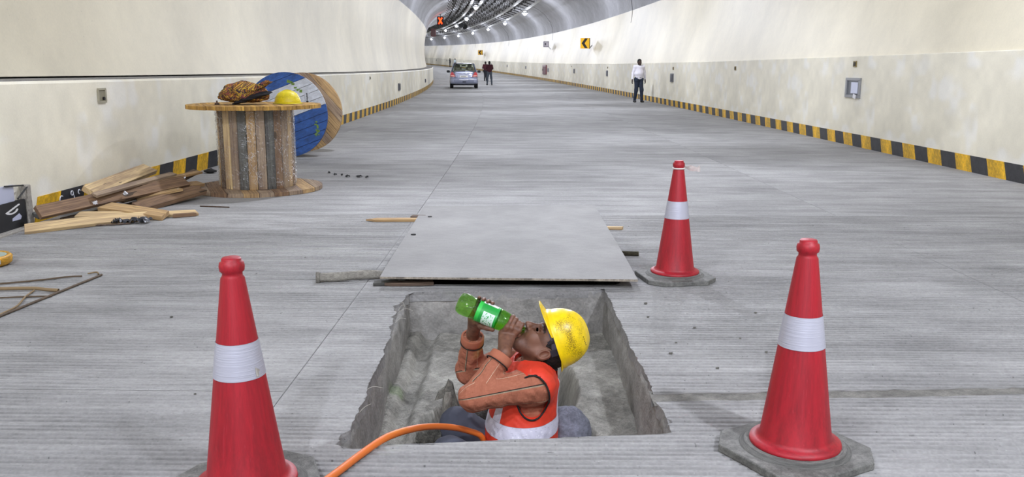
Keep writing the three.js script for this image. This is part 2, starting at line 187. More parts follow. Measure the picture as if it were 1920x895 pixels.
// black and yellow kerb stripes, each a leaning patch of paint on plaster
{
  const yel = mottled(0xd9a90c, 0.25, 0.5, 181, 0.55), blk = mottled(0x2b2b2e, 0.35, 0.5, 191, 0.6);
  function kerb(name, off, inn, list, far, label) {
    const k = new THREE.Group(); k.name = name; k.userData.kind = 'structure'; k.userData.label = label; scene.add(k);
    const strip = (a, b, h = 0.222, lean = 0.1) => { const p = [], q = []; const th = 0.006 * inn; for (const o of [off - th * 0.2, off + th]) { for (const [s, z] of [[a, -0.02], [b, -0.02], [b + lean, h], [a + lean, h]]) p.push(T(s, o, z)); }
      const g = new THREE.BufferGeometry(); g.setAttribute('position', new THREE.Float32BufferAttribute(p.flatMap(v => v.toArray()), 3)); g.setAttribute('uv', new THREE.Float32BufferAttribute([a, 0, b, 0, b, .22, a, .22, a, 0, b, 0, b, .22, a, .22], 2)); g.setIndex([0, 1, 2, 0, 2, 3, 4, 6, 5, 4, 7, 6, 0, 4, 1, 1, 4, 5, 1, 5, 2, 2, 5, 6, 2, 6, 3, 3, 6, 7, 3, 7, 0, 0, 7, 4]); return toCreasedNormals(g, 0.3); };
    for (const [a, b, y] of list) part('stripe', strip(a, b), y ? yel : blk, k);
    const fy = [], fb = []; let s = list[list.length - 1][1], y = !list[list.length - 1][2]; for (; s < far; s += 0.4225, y = !y) (y ? fy : fb).push(strip(s, s + 0.4225));
    const m1 = part('far_yellow_stripes', fy, yel, k), m2 = part('far_black_stripes', fb, blk, k); m1.userData.kind = m2.userData.kind = 'stuff';
  }
  const Ls = 0.4225, right = []; { let s = 10.62 - 9 * Ls, y = true; for (; s < 95; s += Ls, y = !y) right.push([s, s + Ls, y]); }
  kerb('trim_1', OR, -1, right, 240, 'black and yellow striped kerb along the right wall');
  const left = [[7.6, 8.0, true], [8.0, 8.46, false], [8.46, 8.8, true], [8.8, 9.18, false], [9.18, 9.5, true], [9.5, 9.9, false]]; { let s = 9.9, y = true; for (; s < 80; s += Ls, y = !y) left.push([s, s + Ls, y]); }
  kerb('trim_2', OL, 1, left, 110, 'black and yellow striped kerb along the left wall');
  { const k = scene.getObjectByName('trim_2'), w = std(0xd9dadf, 0.7); const arc = (s, z, r, a0, a1) => tube(Array.from({ length: 9 }, (_, i) => { const a = lerp(a0, a1, i / 8); return T(s + r * Math.cos(a), OL + 0.009, z + r * Math.sin(a)); }), 0.006, 16, 5);
    for (const g of [arc(8.09, 0.14, 0.035, 0.9, 5.2), arc(8.2, 0.09, 0.012, 0, 6), arc(8.29, 0.175, 0.022, 0, 6.28), arc(8.3, 0.13, 0.026, -1.2, 2.2), arc(8.43, 0.17, 0.02, 0.4, 4.6)]) part('white_scrawl', g, w, k, 'white paint scrawl on the black stripe'); }
}
// ------------------------------------------------------------------ lamps, cable trays, ceiling lattice
{
  const lens = new THREE.MeshStandardMaterial({ color: 0xffffff, emissive: LAMP.color, emissiveIntensity: 9, roughness: 0.4 });
  const housing = std(0x9ea2a6, 0.5, 0.5);
  const hg = merged([box(0.5, 0.1, 0.38, 0, 0.05, 0, 0.03), ...[-3, -2, -1, 0, 1, 2, 3].map(i => box(0.012, 0.05, 0.3, i * 0.06, 0.12, 0))]), lg = new THREE.SphereGeometry(0.165, 20, 12).scale(1, 0.95, 1).translate(0, -0.01, 0), bg = merged([box(0.03, 0.2, 0.03, -0.2, 0.18, 0), box(0.03, 0.2, 0.03, 0.2, 0.18, 0), box(0.43, 0.03, 0.03, 0, 0.285, 0)]);
  function lamp(s, off, z, label, group, k = 1) {
    const p = T(s, off, z), t = thing('tunnel_lamp', label, 'lamp', [p.x, p.y, p.z], turnAt(s), group);
    part('housing', hg, housing, t); part('lens', lg, lens, t, 'glowing white lens'); part('bracket', bg, housing, t);
    // road optics: a broad beam down and two along the tunnel
    const all = new THREE.PointLight(LAMP.color, LAMP.power * 0.28 * k, 0, 2); all.name = 'lamp_glow'; all.position.set(0, -0.2, 0); all.shadow.radius = 6; all.castShadow = true; t.add(all);
    for (const tz of [4.6, -4.6]) { const l = new THREE.SpotLight(LAMP.color, LAMP.power * k, 0, 0.9, 1, 2); l.name = 'lamp_beam'; l.position.set(0, -0.2, 0); l.target.position.set(0, -3.2, tz); l.target.name = 'beam_aim'; l.shadow.radius = 6; l.castShadow = true; t.add(l); t.add(l.target); }
  }
  const A = [-27.5, -5.4, 11.6, 31.1, 50.7, 70.2, 89.7, 109.3, 128.8, 148.3, 167.9], B = [-20, -0.7, 14.7, 33.9, 53.0, 72.2, 91.4, 110.5, 129.7, 148.9, 168.1, 187.2, 206.4, 225.6];
  for (const s of A) lamp(s, -0.91, 5.88, 'white flood lamp hung under the cable tray along the vault crown', 'lamps under the crown tray');
  for (const s of B) lamp(s, 3.09, 5.56, 'white flood lamp hung under the cable tray nearer the right wall', 'lamps under the right tray');
  lamp(-0.9, -3.0, 5.7, 'white flood lamp by the left haunch of the vault above the worksite', undefined, 0.5);
  // trays: two rails and rungs in lengths
  function tray(name, l, r, drop, s0, s1, label, mat) {
    const a = [l[0], l[1]], b = [r[0], r[1]], t = thing(name, label, 'cable tray');
    const rail = (p, s, e) => sweep([[p[0] - .1, p[1]], [p[0] - .1, p[1] + .1], [p[0] + .1, p[1] + .1], [p[0] + .1, p[1]]], s, e, 3);
    part('rail', rail(a, s0, s1), mat, t); part('rail', rail(b, s0, s1), mat, t);
    const rg = []; for (let s = s0 + 0.6; s < s1; s += 2.6) rg.push(rod(T(s, a[0], a[1] + .06), T(s, b[0], b[1] + .06), 0.035, 5));
    const m = part('rungs', rg, dark, t); m.userData.kind = 'stuff';
    const hg2 = []; for (let s = s0 + 1; s < s1; s += 5.7) for (const p of [a, b]) hg2.push(rod(T(s, p[0], p[1] + .1), T(s, p[0], p[1] + drop), 0.012, 5)); part('hangers', hg2, dark, t).userData.kind = 'stuff';
  }
  tray('cable_tray', [-1.22, 6.2], [-0.5, 6.2], 1.0, 26, 200, 'pale steel ladder tray along the crown of the vault', galv);
  tray('cable_tray', [2.35, 6.2], [3.32, 5.9], 1.1, 26, 235, 'pale steel ladder tray curving along the right side of the vault', galv);
  // lattice of rods under the crown, built in bays
  const lat = std(0x3c3a36, 0.8), zAt = o => { for (let i = 1; i < VAULT.length; i++) if (VAULT[i][0] >= o) { const a = VAULT[i - 1], b = VAULT[i]; return lerp(a[1], b[1], (o - a[0]) / (b[0] - a[0])); } return 5; };
  const low = [-2.7, -2.0, -1.3, -0.35, 0.4, 1.15, 1.9, 2.65, 3.35];                         // rows of lower nodes, each tied to four points of the vault
  for (let s = 30; s < 190; s += 3.4) {
    const g = []; low.forEach((o, j) => { const sj = s + (j % 2) * 1.7, p = T(sj, o, zAt(o) - 0.62); g.push(new THREE.OctahedronGeometry(0.085).translate(p.x, p.y, p.z)); for (const ds of [-1.7, 1.7]) for (const d of [-0.37, 0.37]) g.push(rod(p, T(sj + ds, o + d, zAt(o + d) - 0.04), 0.02, 4)); });
    single('ceiling_lattice', g, lat, 'bay of dark crossing rods under the vault crown', 'lattice', 'lattice bays under the crown');
  }
  // jet of dark fan casings far away between the trays
  for (const [s, o] of [[118, 0.3], [124, 1.3]]) { const p = T(s, o, 6.25), t = thing('ventilation_fan', 'dark cylindrical ventilation fan hung between the cable trays', 'fan', [p.x, p.y, p.z], turnAt(s), 'fans under the vault'); part('casing', lathe([[0.3, -0.9], [0.36, -0.86], [0.36, 0.86], [0.3, 0.9], [0.27, 0.8], [0.27, -0.8], [0.3, -0.9]], 20).rotateX(Math.PI / 2), std(0x4a4b4e, 0.6, 0.3), t); for (const e of [0.8, -0.8]) part('end_grille', cyl(0.3, 0.3, 0.03, 20, 0, e, 0).rotateX(Math.PI / 2), dark, t); part('bracket', box(0.08, 0.7, 0.3, 0, 0.62, 0), dark, t); }
  // red lane signal
  { const p = T(84.5, -3.6, 5.45), t = thing('lane_signal', 'lit red cross signal hung from the vault beside the left wall', 'traffic signal', [p.x, p.y, p.z], turnAt(84.5)); part('case', box(0.62, 0.8, 0.18, 0, 0, -0.1, 0.02), std(0x1c0d0d, 0.6), t); const em = new THREE.MeshStandardMaterial({ color: 0xff2a10, emissive: 0xff3a14, emissiveIntensity: 3.2 });
    const X = [box(0.12, 0.66, 0.02, 0, 0, 0.005).rotateZ(0.5), box(0.12, 0.66, 0.02, 0, 0, 0.005).rotateZ(-0.5)]; part('red_cross', X, em, t, 'glowing red cross'); part('bracket', box(0.06, 0.24, 0.06, 0, 0.5, -0.1), dark, t); const l = new THREE.RectAreaLight(0xff2010, 6, 0.4, 0.6); l.position.set(0, 0, 0.04); l.rotation.y = Math.PI; l.castShadow = true; t.add(l); }
  { const p = T(96, -4.1, 4.7), t = thing('lane_signal', 'unlit dark red signal on the left wall past the bend', 'traffic signal', [p.x, p.y, p.z], turnAt(96)); part('case', box(0.5, 0.8, 0.18, 0, 0, 0, 0.02), std(0x5a1a18, 0.6), t); part('face', box(0.4, 0.7, 0.02, 0, 0, 0.1), std(0x3a1010, 0.5), t); }
}
// ------------------------------------------------------------------ things on the walls
{
  const steel = std(0x9a9ca0, 0.35, 0.6);
  // open steel box in the right wall, the others beyond it are closed
  { const s = 16.3, p = T(s, OR, 1.05), t = thing('wall_box', 'open steel wall box with a white panel inside', 'wall box', [p.x, p.y, p.z], turnAt(s)); t.rotation.y = turnAt(s) + Math.PI / 2 + Math.PI;
    part('frame', [box(0.7, 0.05, 0.05, 0, 0.155, 0), box(0.7, 0.05, 0.05, 0, -0.155, 0), box(0.08, 0.28, 0.05, -0.31, 0, 0), box(0.08, 0.28, 0.05, 0.31, 0, 0)], steel, t); part('back', box(0.58, 0.28, 0.01, 0, 0, 0.006), std(0x6f7277, 0.5, 0.3), t); part('white_panel', box(0.3, 0.2, 0.02, 0.1, 0.0, 0.02), std(0xd8dcee, 0.6), t); part('flap', box(0.12, 0.07, 0.015, 0.17, -0.12, 0.03).rotateZ(-0.2), paper, t); }
  for (const [s, z] of [[33.4, 1.05], [50.4, 1.07], [65, 1.07], [98.4, 1.06], [115.7, 1.07], [132.4, 1.1], [185.9, 1.2], [200, 1.15]]) { const p = T(s, OR - 0.01, z), t = thing('wall_box', 'narrow dark steel wall box along the right wall', 'wall box', [p.x, p.y, p.z], turnAt(s) + Math.PI / 2, 'closed boxes on the right wall'); part('case', box(0.5, 0.32, 0.05, 0, 0, 0), std(0x6b6c72, 0.5, 0.3), t); part('door', box(0.34, 0.24, 0.02, 0, 0, -0.03, 0.005), std(0x4b4c55, 0.5, 0.2), t); }
  for (const [s, z] of [[16.3, 1.48], [24.7, 1.41], [33.25, 1.4], [50.2, 1.39], [66.5, 1.4]]) { const p = T(s, OR, z), t = thing('conduit_box', 'small brass conduit box high on the lower right wall', 'conduit box', [p.x, p.y, p.z], turnAt(s) + Math.PI / 2, 'conduit boxes on the right wall'); part('rim', box(0.15, 0.11, 0.03, 0, 0, 0), std(0x8b7a48, 0.5, 0.4), t); part('opening', box(0.09, 0.07, 0.02, 0, 0, -0.012), std(0x3d3628, 0.8), t); }
  // left wall
  { const s = 9.08, p = T(s, OL, 1.08), t = thing('conduit_box', 'dusty metal conduit box set in the left wall', 'conduit box', [p.x, p.y, p.z], turnAt(s) - Math.PI / 2); part('rim', [box(0.17, 0.02, 0.03, 0, 0.065, 0), box(0.17, 0.02, 0.03, 0, -0.065, 0), box(0.03, 0.12, 0.03, -0.075, 0, 0), box(0.02, 0.12, 0.03, 0.08, 0, 0)], std(0xa59f8a, 0.6, 0.2), t); part('back', box(0.15, 0.12, 0.006, 0, 0, -0.004), std(0x8d8872, 0.7), t); part('plug', cyl(0.016, 0.016, 0.03, 10).rotateX(Math.PI / 2).translate(-0.02, -0.03, -0.01), black, t); }
  for (const [s, z, h] of [[35.3, 0.645, 0.29], [53.4, 0.58, 0.22]]) { const p = T(s, OL + 0.01, z), t = thing('wall_box', 'narrow dark wall box in the left lower wall', 'wall box', [p.x, p.y, p.z], turnAt(s) - Math.PI / 2, 'boxes on the left wall'); part('case', box(0.62, h, 0.05), std(0x50525a, 0.5, 0.3), t); part('door', box(0.5, h - 0.07, 0.02, 0, 0, -0.03, 0.005), std(0x3c3d44, 0.5, 0.2), t); }
  { const p = T(26.95, OL + .005, 1.09), t = thing('conduit_box', 'tiny conduit box in the left wall under the ledge', 'conduit box', [p.x, p.y, p.z], turnAt(27) - Math.PI / 2); part('rim', box(0.12, 0.09, 0.03), std(0x9a957e, 0.6), t); part('opening', box(0.07, 0.05, 0.02, 0, 0, -0.012), dark, t); }
  // hydrant cabinet
  { const s = 83.2, p = T(s, OR - 0.04, 1.0), t = thing('hydrant_cabinet', 'maroon hydrant cabinet on the right wall', 'cabinet', [p.x, p.y, p.z], turnAt(s) + Math.PI / 2); part('case', box(2.6, 0.86, 0.1, 0, 0, 0, 0.02), std(0x7d4b50, 0.6), t); part('door', box(2.3, 0.7, 0.03, 0, -0.04, -0.05), std(0x6d3d44, 0.6), t); part('header', box(2.3, 0.1, 0.03, 0, 0.35, -0.055), std(0xb8a4a4, 0.6), t); part('handle', box(0.06, 0.2, 0.05, 0.9, 0, -0.08), dark, t); const q = T(80.9, OR, 1.0), b = thing('switch_box', 'small grey box beside the maroon cabinet', 'box', [q.x, q.y, q.z], turnAt(81) + Math.PI / 2); part('case', box(0.6, 0.35, 0.08, 0, 0, 0, 0.01), std(0x8d8a90, 0.6), b); part('lid', box(0.5, 0.28, 0.02, 0, 0, -0.05), std(0x77747c, 0.6), b); }
  // curve signs on brackets
  function chevron(s, off, z, w, h, label) { const p = T(s, off, z), t = thing('chevron_sign', label, 'road sign', [p.x, p.y, p.z], turnAt(s)); part('plate', box(w, h, 0.02, 0, 0, 0, 0.008), std(0xf2b705, 0.5), t); const sh = new THREE.Shape([[0.3, 0.46], [-0.02, 0.46], [-0.38, 0], [-0.02, -0.46], [0.3, -0.46], [-0.05, 0]].map(q => new THREE.Vector2(q[0] * w, q[1] * h))); part('arrow', new THREE.ExtrudeGeometry(sh, { depth: 0.006, bevelEnabled: false }).translate(0, 0, 0.01), std(0x16120c, 0.6), t, 'black chevron pointing left'); part('edge_bar', box(0.05, h, 0.09, w / 2 + 0.01, 0, -0.03), std(0x5a4a1c, 0.6), t); part('bracket', rod(V(w / 2, -h / 2, -0.05), V(w / 2 + (6.45 - off - w / 2), -h * 0.2, -0.3), 0.03, 6), steel, t); }
  chevron(58.6, 5.95, 2.93, 0.60, 0.68, 'yellow sign with a black chevron, the one nearer the white-shirted man');
  chevron(143, 5.9, 2.86, 0.72, 0.72, 'small far yellow chevron sign above the two maroon-shirted men');
  { const s = 82, p = T(s, 6.05, 3.32), t = thing('camera_box', 'grey boxed sign on a bracket high on the right wall', 'sign box', [p.x, p.y, p.z], turnAt(s)); part('case', box(0.5, 0.52, 0.3, 0, 0, 0, 0.02), std(0x9a95a0, 0.6), t); part('face', box(0.36, 0.38, 0.03, 0, 0, 0.15), std(0xc9c4cc, 0.6), t); part('mark', box(0.12, 0.2, 0.02, -0.08, 0, 0.165), std(0x55505c, 0.6), t); part('bracket', rod(V(0.2, -0.2, 0), V(0.42, -0.45, 0), 0.025, 6), steel, t); }
  // niche box at the foot of the left wall
  { const p = T(7.2, OL, 0), t = thing('floor_box', 'broken open grey cabinet at the foot of the left wall with a scrawled black panel', 'cabinet', [p.x, p.y, p.z], turnAt(7.2) - Math.PI / 2);
    const cv = document.createElement('canvas'); cv.width = 256; cv.height = 256; const c = cv.getContext('2d'); c.fillStyle = '#17181c'; c.fillRect(0, 0, 256, 256); c.strokeStyle = '#d8d8d8'; c.lineWidth = 15; c.lineCap = 'round'; c.beginPath(); c.arc(168, 70, 34, 0.2, 2.6); c.lineTo(214, 36); c.stroke(); c.fillStyle = '#b9bdd2'; c.beginPath(); c.moveTo(168, 150); c.lineTo(212, 118); c.lineTo(226, 152); c.lineTo(218, 178); c.lineTo(166, 176); c.fill(); const tx = new THREE.CanvasTexture(cv); tx.colorSpace = THREE.SRGBColorSpace;
    const pan = new THREE.PlaneGeometry(0.62, 0.27); pan.rotateY(Math.PI); part('scrawled_panel', pan.translate(0.1, 0.15, -0.05), new THREE.MeshStandardMaterial({ map: tx, roughness: 0.6, side: THREE.DoubleSide }), t); part('panel_back', box(0.62, 0.27, 0.03, 0.1, 0.15, -0.03), black, t); part('white_sheet', box(0.5, 0.17, 0.02, 0.16, 0.36, -0.02), std(0xb9bdd0, 0.6), t); part('post', [box(0.07, 0.44, 0.09, -0.26, 0.2, -0.02, 0.01), box(0.6, 0.04, 0.12, 0.05, 0.0, -0.06, 0.01)], mottled(0x9a958c, 0.3, 0.3, 201), t); part('strap', [rod(V(-0.22, 0.42, -0.04), V(0.05, 0.45, -0.04), 0.008, 6), rod(V(-0.24, 0.4, -0.06), V(-0.02, 0.32, -0.1), 0.008, 6)], dark, t); t.scale.set(1, 0.86, 1); }
  { const a = T(7.35, OL + .004, 0), t = sweep([[OL, -.02], [OL, .21], [OL + .004, .21], [OL + .004, -.02]], 7.45, 7.6, .2); single('bare_plaster_patch', t, mottled(0x8a7148, 0.3, 0.3, 211), 'brown bare patch between the cabinet and the first yellow stripe', 'patch'); }
  // stain streak on the right wall
}
// ------------------------------------------------------------------ traffic cones
{
  const red = (() => { const N = 512, n = blend(N, N, [[6, 4, 0.7, 301], [20, 14, 0.6, 302], [90, 40, 0.5, 303], [250, 250, 0.4, 304]]), sc = layer(N, N, 220, 60, 305), s2 = layer(N, N, 300, 300, 306); const t = dataTex(N, N, i => { let k = 1 + n[i] * 0.28, w = sc[i] > 0.955 ? 0.22 : 0; if (s2[i] > 0.985) w = 0.4; const d = sstep(0.1, 0.55, n[i]) * 0.4; return [lerp(lerp(166 * k, 200, w), 84, d), lerp(lerp(22 * k, 116, w), 20, d), lerp(lerp(38 * k, 118, w), 28, d)]; }); return std(0xffffff, 0.5, 0, { map: t }); })();
  const tape = (() => { const N = 512, n = blend(N, N, [[4, 60, 0.8, 311], [12, 140, 0.7, 312], [3, 24, 0.5, 313]]); return std(0xb9bac7, 0.4, 0.15, { bumpMap: dataTex(N, N, i => grey(128 + n[i] * 110), false), bumpScale: 0.0011 }); })();
  const rubber = mottled(0x6a6a66, 0.3, 0.3, 321, 0.8, 0.002);
  const H = 0.78, rAt = z => lerp(0.127, 0.036, (z - 0.045) / (0.715 - 0.045));
  const bodyG = lathe([[0.0, 0.04], [0.155, 0.04], [0.158, 0.048], [0.156, 0.058], [0.142, 0.064], [rAt(0.075), 0.078], [rAt(0.2), 0.2], [rAt(0.45), 0.45], [rAt(0.715), 0.715], [0.031, 0.722], [0.030, 0.732], [0.037, 0.738], [0.0385, 0.752], [0.036, 0.764], [0.030, 0.767], [0.0295, 0.774], [0.026, 0.779], [0, 0.779]], 64);
  const bandG = lathe([[rAt(0.405) + 0.001, 0.405], [rAt(0.405) + 0.0022, 0.406], [rAt(0.46) + 0.0022, 0.46], [rAt(0.518) + 0.0022, 0.517], [rAt(0.518) + 0.001, 0.518]], 64);
  const oct = (w, c) => new THREE.Shape([[-w + c, -w], [w - c, -w], [w, -w + c], [w, w - c], [w - c, w], [-w + c, w], [-w, w - c], [-w, -w + c]].map(p => new THREE.Vector2(...p)));
  const baseG = () => { const g = new THREE.ExtrudeGeometry(oct(0.222, 0.085), { depth: 0.02, bevelEnabled: true, bevelSize: 0.006, bevelThickness: 0.005, bevelSegments: 2 }).rotateX(-Math.PI / 2).translate(0, 0.005, 0); const r = lathe([[0.2, 0.028], [0.185, 0.032], [0.175, 0.044], [0.12, 0.046], [0.1, 0.03]], 40); return merged([g, r]); };
  const bg = baseG();
  function cone(x, y, turn, label, lean = [0, 0]) { const p = gp(x, y), t = thing('traffic_cone', label, 'traffic cone', [p.x, p.y, p.z], turn, 'traffic cones round the pit'); t.rotation.x = lean[0]; t.rotation.z = lean[1]; part('body', bodyG, red, t); part('reflective_band', bandG, tape, t, 'silver white tape band'); part('base', bg, rubber, t, 'grey octagonal rubber base'); return t; }
  const c0 = cone(-0.845, 2.6, 0.35, 'red traffic cone whose silver band has a torn corner, left of the pit', [0, 0.012]);
  part('torn_flap', [grid(6, 5, (u, v) => { const a = 0.62 + u * 0.22, z = 0.412 + v * (0.03 - 0.012 * u), r = rAt(z) + 0.0035 + 0.004 * Math.sin(u * 5) * (1 - v); return [V(Math.sin(a) * r, z, Math.cos(a) * r), u, v]; })], std(0xa9a49c, 0.7), c0, 'torn grey corner of the tape');
  cone(1.008, 2.915, 0.5, 'red traffic cone with dark smudges below its band, beside the dark slot');
  const c = cone(1.072, 5.61, 0.18, 'red traffic cone with a strip of plastic tied round its tip, beside the cover plate');
  const rib = part('tied_tape', [new THREE.TorusGeometry(0.037, 0.005, 6, 24).rotateX(Math.PI / 2).translate(0, 0.728, 0), ...[0, 1].map(k => grid(10, 2, (u, v) => [V(0.035 + u * 0.11, 0.728 + 0.012 * Math.sin(u * 5 + k * 2) + (v - 0.5) * (0.008 + 0.022 * u), 0.012 * Math.sin(u * 9 + k) + (v - 0.5) * 0.012), u, v]))], std(0xe6dcd8, 0.6), c, 'white and red plastic strip');
  // torn corner on the band of the left cone
}
// ------------------------------------------------------------------ cover plate over the rest of the trench and what it lies on
{
  const plateMat = (() => { const N = 1024, n = blend(N, N, [[4, 3, 0.6, 331], [14, 10, 0.5, 332], [50, 90, 0.3, 333], [400, 400, 0.35, 334]]), sp = layer(N, N, 300, 300, 335), sc = blend(N, N, [[9, 7, 1, 336], [20, 16, 0.5, 337]]); return std(0xffffff, 0.75, 0, { map: dataTex(N, N, i => { let v = 136 * (1 + n[i] * 0.16); if (sp[i] > 0.984) v *= 0.75; v *= 1 + 0.05 * sc[i]; return [v, v * 0.99, v * 0.97]; }, true, 2.2), bumpMap: dataTex(N, N, i => grey(128 + n[i] * 70), false, 2.2), bumpScale: 0.003 }); })();
  const t = thing('cover_plate', 'large dusty grey board laid over the trench on timbers', 'cover plate');
  const c = [[-0.826, 5.325], [0.784, 5.295], [0.832, 8.7], [-0.875, 8.56]];
  const top = 0.072, th = 0.014, g = grid(14, 24, (u, v) => { const a = [lerp(c[0][0], c[1][0], u), lerp(c[0][1], c[1][1], u)], b = [lerp(c[3][0], c[2][0], u), lerp(c[3][1], c[2][1], u)]; const x = lerp(a[0], b[0], v), y = lerp(a[1], b[1], v); const z = lerp(top, 0.02, sstep(0, 1, v)) - 0.006 * u * (1 - v); return [gp(x, y, z), x, y]; });
  const g2 = g.clone().translate(0, -th, 0); const edge = (k, f) => { const n = 24; return grid(n, 1, (u, v) => { const [p, a, b] = f(u); return [V(p.x, p.y - v * th, p.z), a, v * th]; }); };
  const pt = (u, v) => { const a = [lerp(c[0][0], c[1][0], u), lerp(c[0][1], c[1][1], u)], b = [lerp(c[3][0], c[2][0], u), lerp(c[3][1], c[2][1], u)]; const x = lerp(a[0], b[0], v), y = lerp(a[1], b[1], v); return [gp(x, y, lerp(top, 0.02, sstep(0, 1, v)) - 0.006 * u * (1 - v)), x, y]; };
  part('board', [g, g2], plateMat, t); part('edges', [edge(0, u => pt(u, 0)), edge(0, u => pt(u, 1)), edge(0, u => pt(0, u)), edge(0, u => pt(1, u))], mottled(0x8d8578, 0.4, 0.4, 341), t, 'chipped layered edge');
  for (const [x, y] of [[-0.79, 6.88], [-0.752, 7.89]]) { const v = (y - 5.45) / 3.2, q = gp(x, y, lerp(top, 0.02, sstep(0, 1, v)) + 0.001); part('lifting_hole', cyl(0.02, 0.02, 0.006, 16).translate(q.x, q.y, q.z), std(0x1b1a18, 0.9), t); }
}
function plank(name, a, b, w, th, roll, mat, label, group, opt = {}) {          // a sawn board between two points; roll turns it about its length
  const d = b.clone().sub(a), L = d.length(), n = 6, r = rng(Math.round(L * 9999)), bow = (opt.bow ?? 0.003), g = new THREE.BoxGeometry(L, th, w, n, 1, 1), P = g.attributes.position;
  const tip = opt.tip ?? 0; for (let i = 0; i < P.count; i++) { const u = P.getX(i) / L + 0.5; P.setY(i, P.getY(i) + bow * Math.sin(u * Math.PI)); if (u > 0.99) P.setX(i, P.getX(i) + P.getZ(i) * 0.18); if (u < 0.01) { P.setX(i, P.getX(i) - P.getZ(i) * 0.25); if (tip) { P.setZ(i, P.getZ(i) * (1 - tip)); P.setY(i, P.getY(i) * (1 - tip * 0.6)); } } }
  const uv = g.attributes.uv; for (let i = 0; i < uv.count; i++) { const u = P.getX(i), z = P.getZ(i), y = P.getY(i); uv.setXY(i, (z + y * 2) * 2.2 + r() * 0.0 + L, u * 0.9 + L * 3); }
  g.computeVertexNormals(); const m = new THREE.Mesh(toCreasedNormals(g, 0.5), mat); const X = d.normalize(), Z0 = X.clone().cross(V(0, 1, 0)).normalize(), Y0 = Z0.clone().cross(X).normalize(); const Mx = new THREE.Matrix4().makeBasis(X, Y0, Z0.clone().cross(V(0, 0, 0)).add(Z0)); m.quaternion.setFromRotationMatrix(Mx); m.rotateX(roll); m.position.copy(a).add(b).multiplyScalar(0.5); m.name = numbered(name); scene.add(m); return tag(m, label, 'wood', group);
}
{
  const q = (x, y, z) => gp(x, y, z);
  plank('timber_bearer', q(-1.31, 7.80, 0.013), q(-0.83, 7.82, 0.013), 0.085, 0.022, 0, W1, 'split yellow plank poking from under the left side of the cover plate', null, { tip: 0.7, bow: 0 });
  plank('timber_wedge', q(-0.93, 7.99, 0.012), q(-0.80, 7.97, 0.012), 0.05, 0.02, 0.2, W4, 'short dark wedge beside the split yellow plank', null, { bow: 0 });
  plank('timber_bearer', q(0.955, 7.42, 0.012), q(0.60, 7.44, 0.012), 0.05, 0.022, 0, W3, 'small pale timber end under the right side of the cover plate', null, { bow: 0 });
  { const t = thing('log', 'muddy round log end sticking out under the right side of the cover plate', 'log'); part('bark', rod(q(0.935, 6.32, 0.016), q(0.5, 6.38, 0.014), 0.0175, 12), mottled(0x5d5844, 0.4, 0.2, 351, 0.95, 0.01), t); part('end_face', rod(q(0.935, 6.32, 0.016), q(0.938, 6.3196, 0.016), 0.0168, 12), mottled(0x6f6a58, 0.3, 0.1, 352), t); }
  { const t = thing('sandbag_roll', 'grey cement-caked sleeve lying at the left corner of the cover plate', 'roll'); const m = mottled(0xa19d93, 0.25, 0.4, 361, 0.95, 0.006); part('sleeve', tube([q(-1.235, 5.47, 0.03), q(-1.1, 5.49, 0.033), q(-0.95, 5.545, 0.034), q(-0.8, 5.6, 0.014)], 0.03, 24, 12), m, t); part('open_end', lathe([[0.016, -0.012], [0.036, -0.014], [0.038, 0.006], [0.029, 0.016]], 16).applyQuaternion(new THREE.Quaternion().setFromUnitVectors(V(0, 1, 0), V(0.98, 0, -0.15).normalize())).translate(-1.245, q(0, 5.47).y + 0.031, -5.47), m, t); }
  plank('timber_scrap', q(-0.875, 5.385, 0.012), q(-0.72, 5.40, 0.016), 0.03, 0.024, 0.3, W6, 'black tarred stub at the left front corner of the cover plate', 'scraps under the cover plate', { bow: 0 });
  plank('timber_scrap', q(-0.80, 5.375, 0.014), q(-0.5, 5.395, 0.018), 0.045, 0.02, 0.1, W4, 'dark brown splintered batten under the front edge of the cover plate', 'scraps under the cover plate', { bow: 0, tip: 0.5 });
  plank('timber_bearer', q(-0.79, 8.3, 0.008), q(0.78, 8.32, 0.008), 0.09, 0.014, 0, W5, 'grey brown bearer under the far edge of the cover plate', null, { bow: 0 });
}
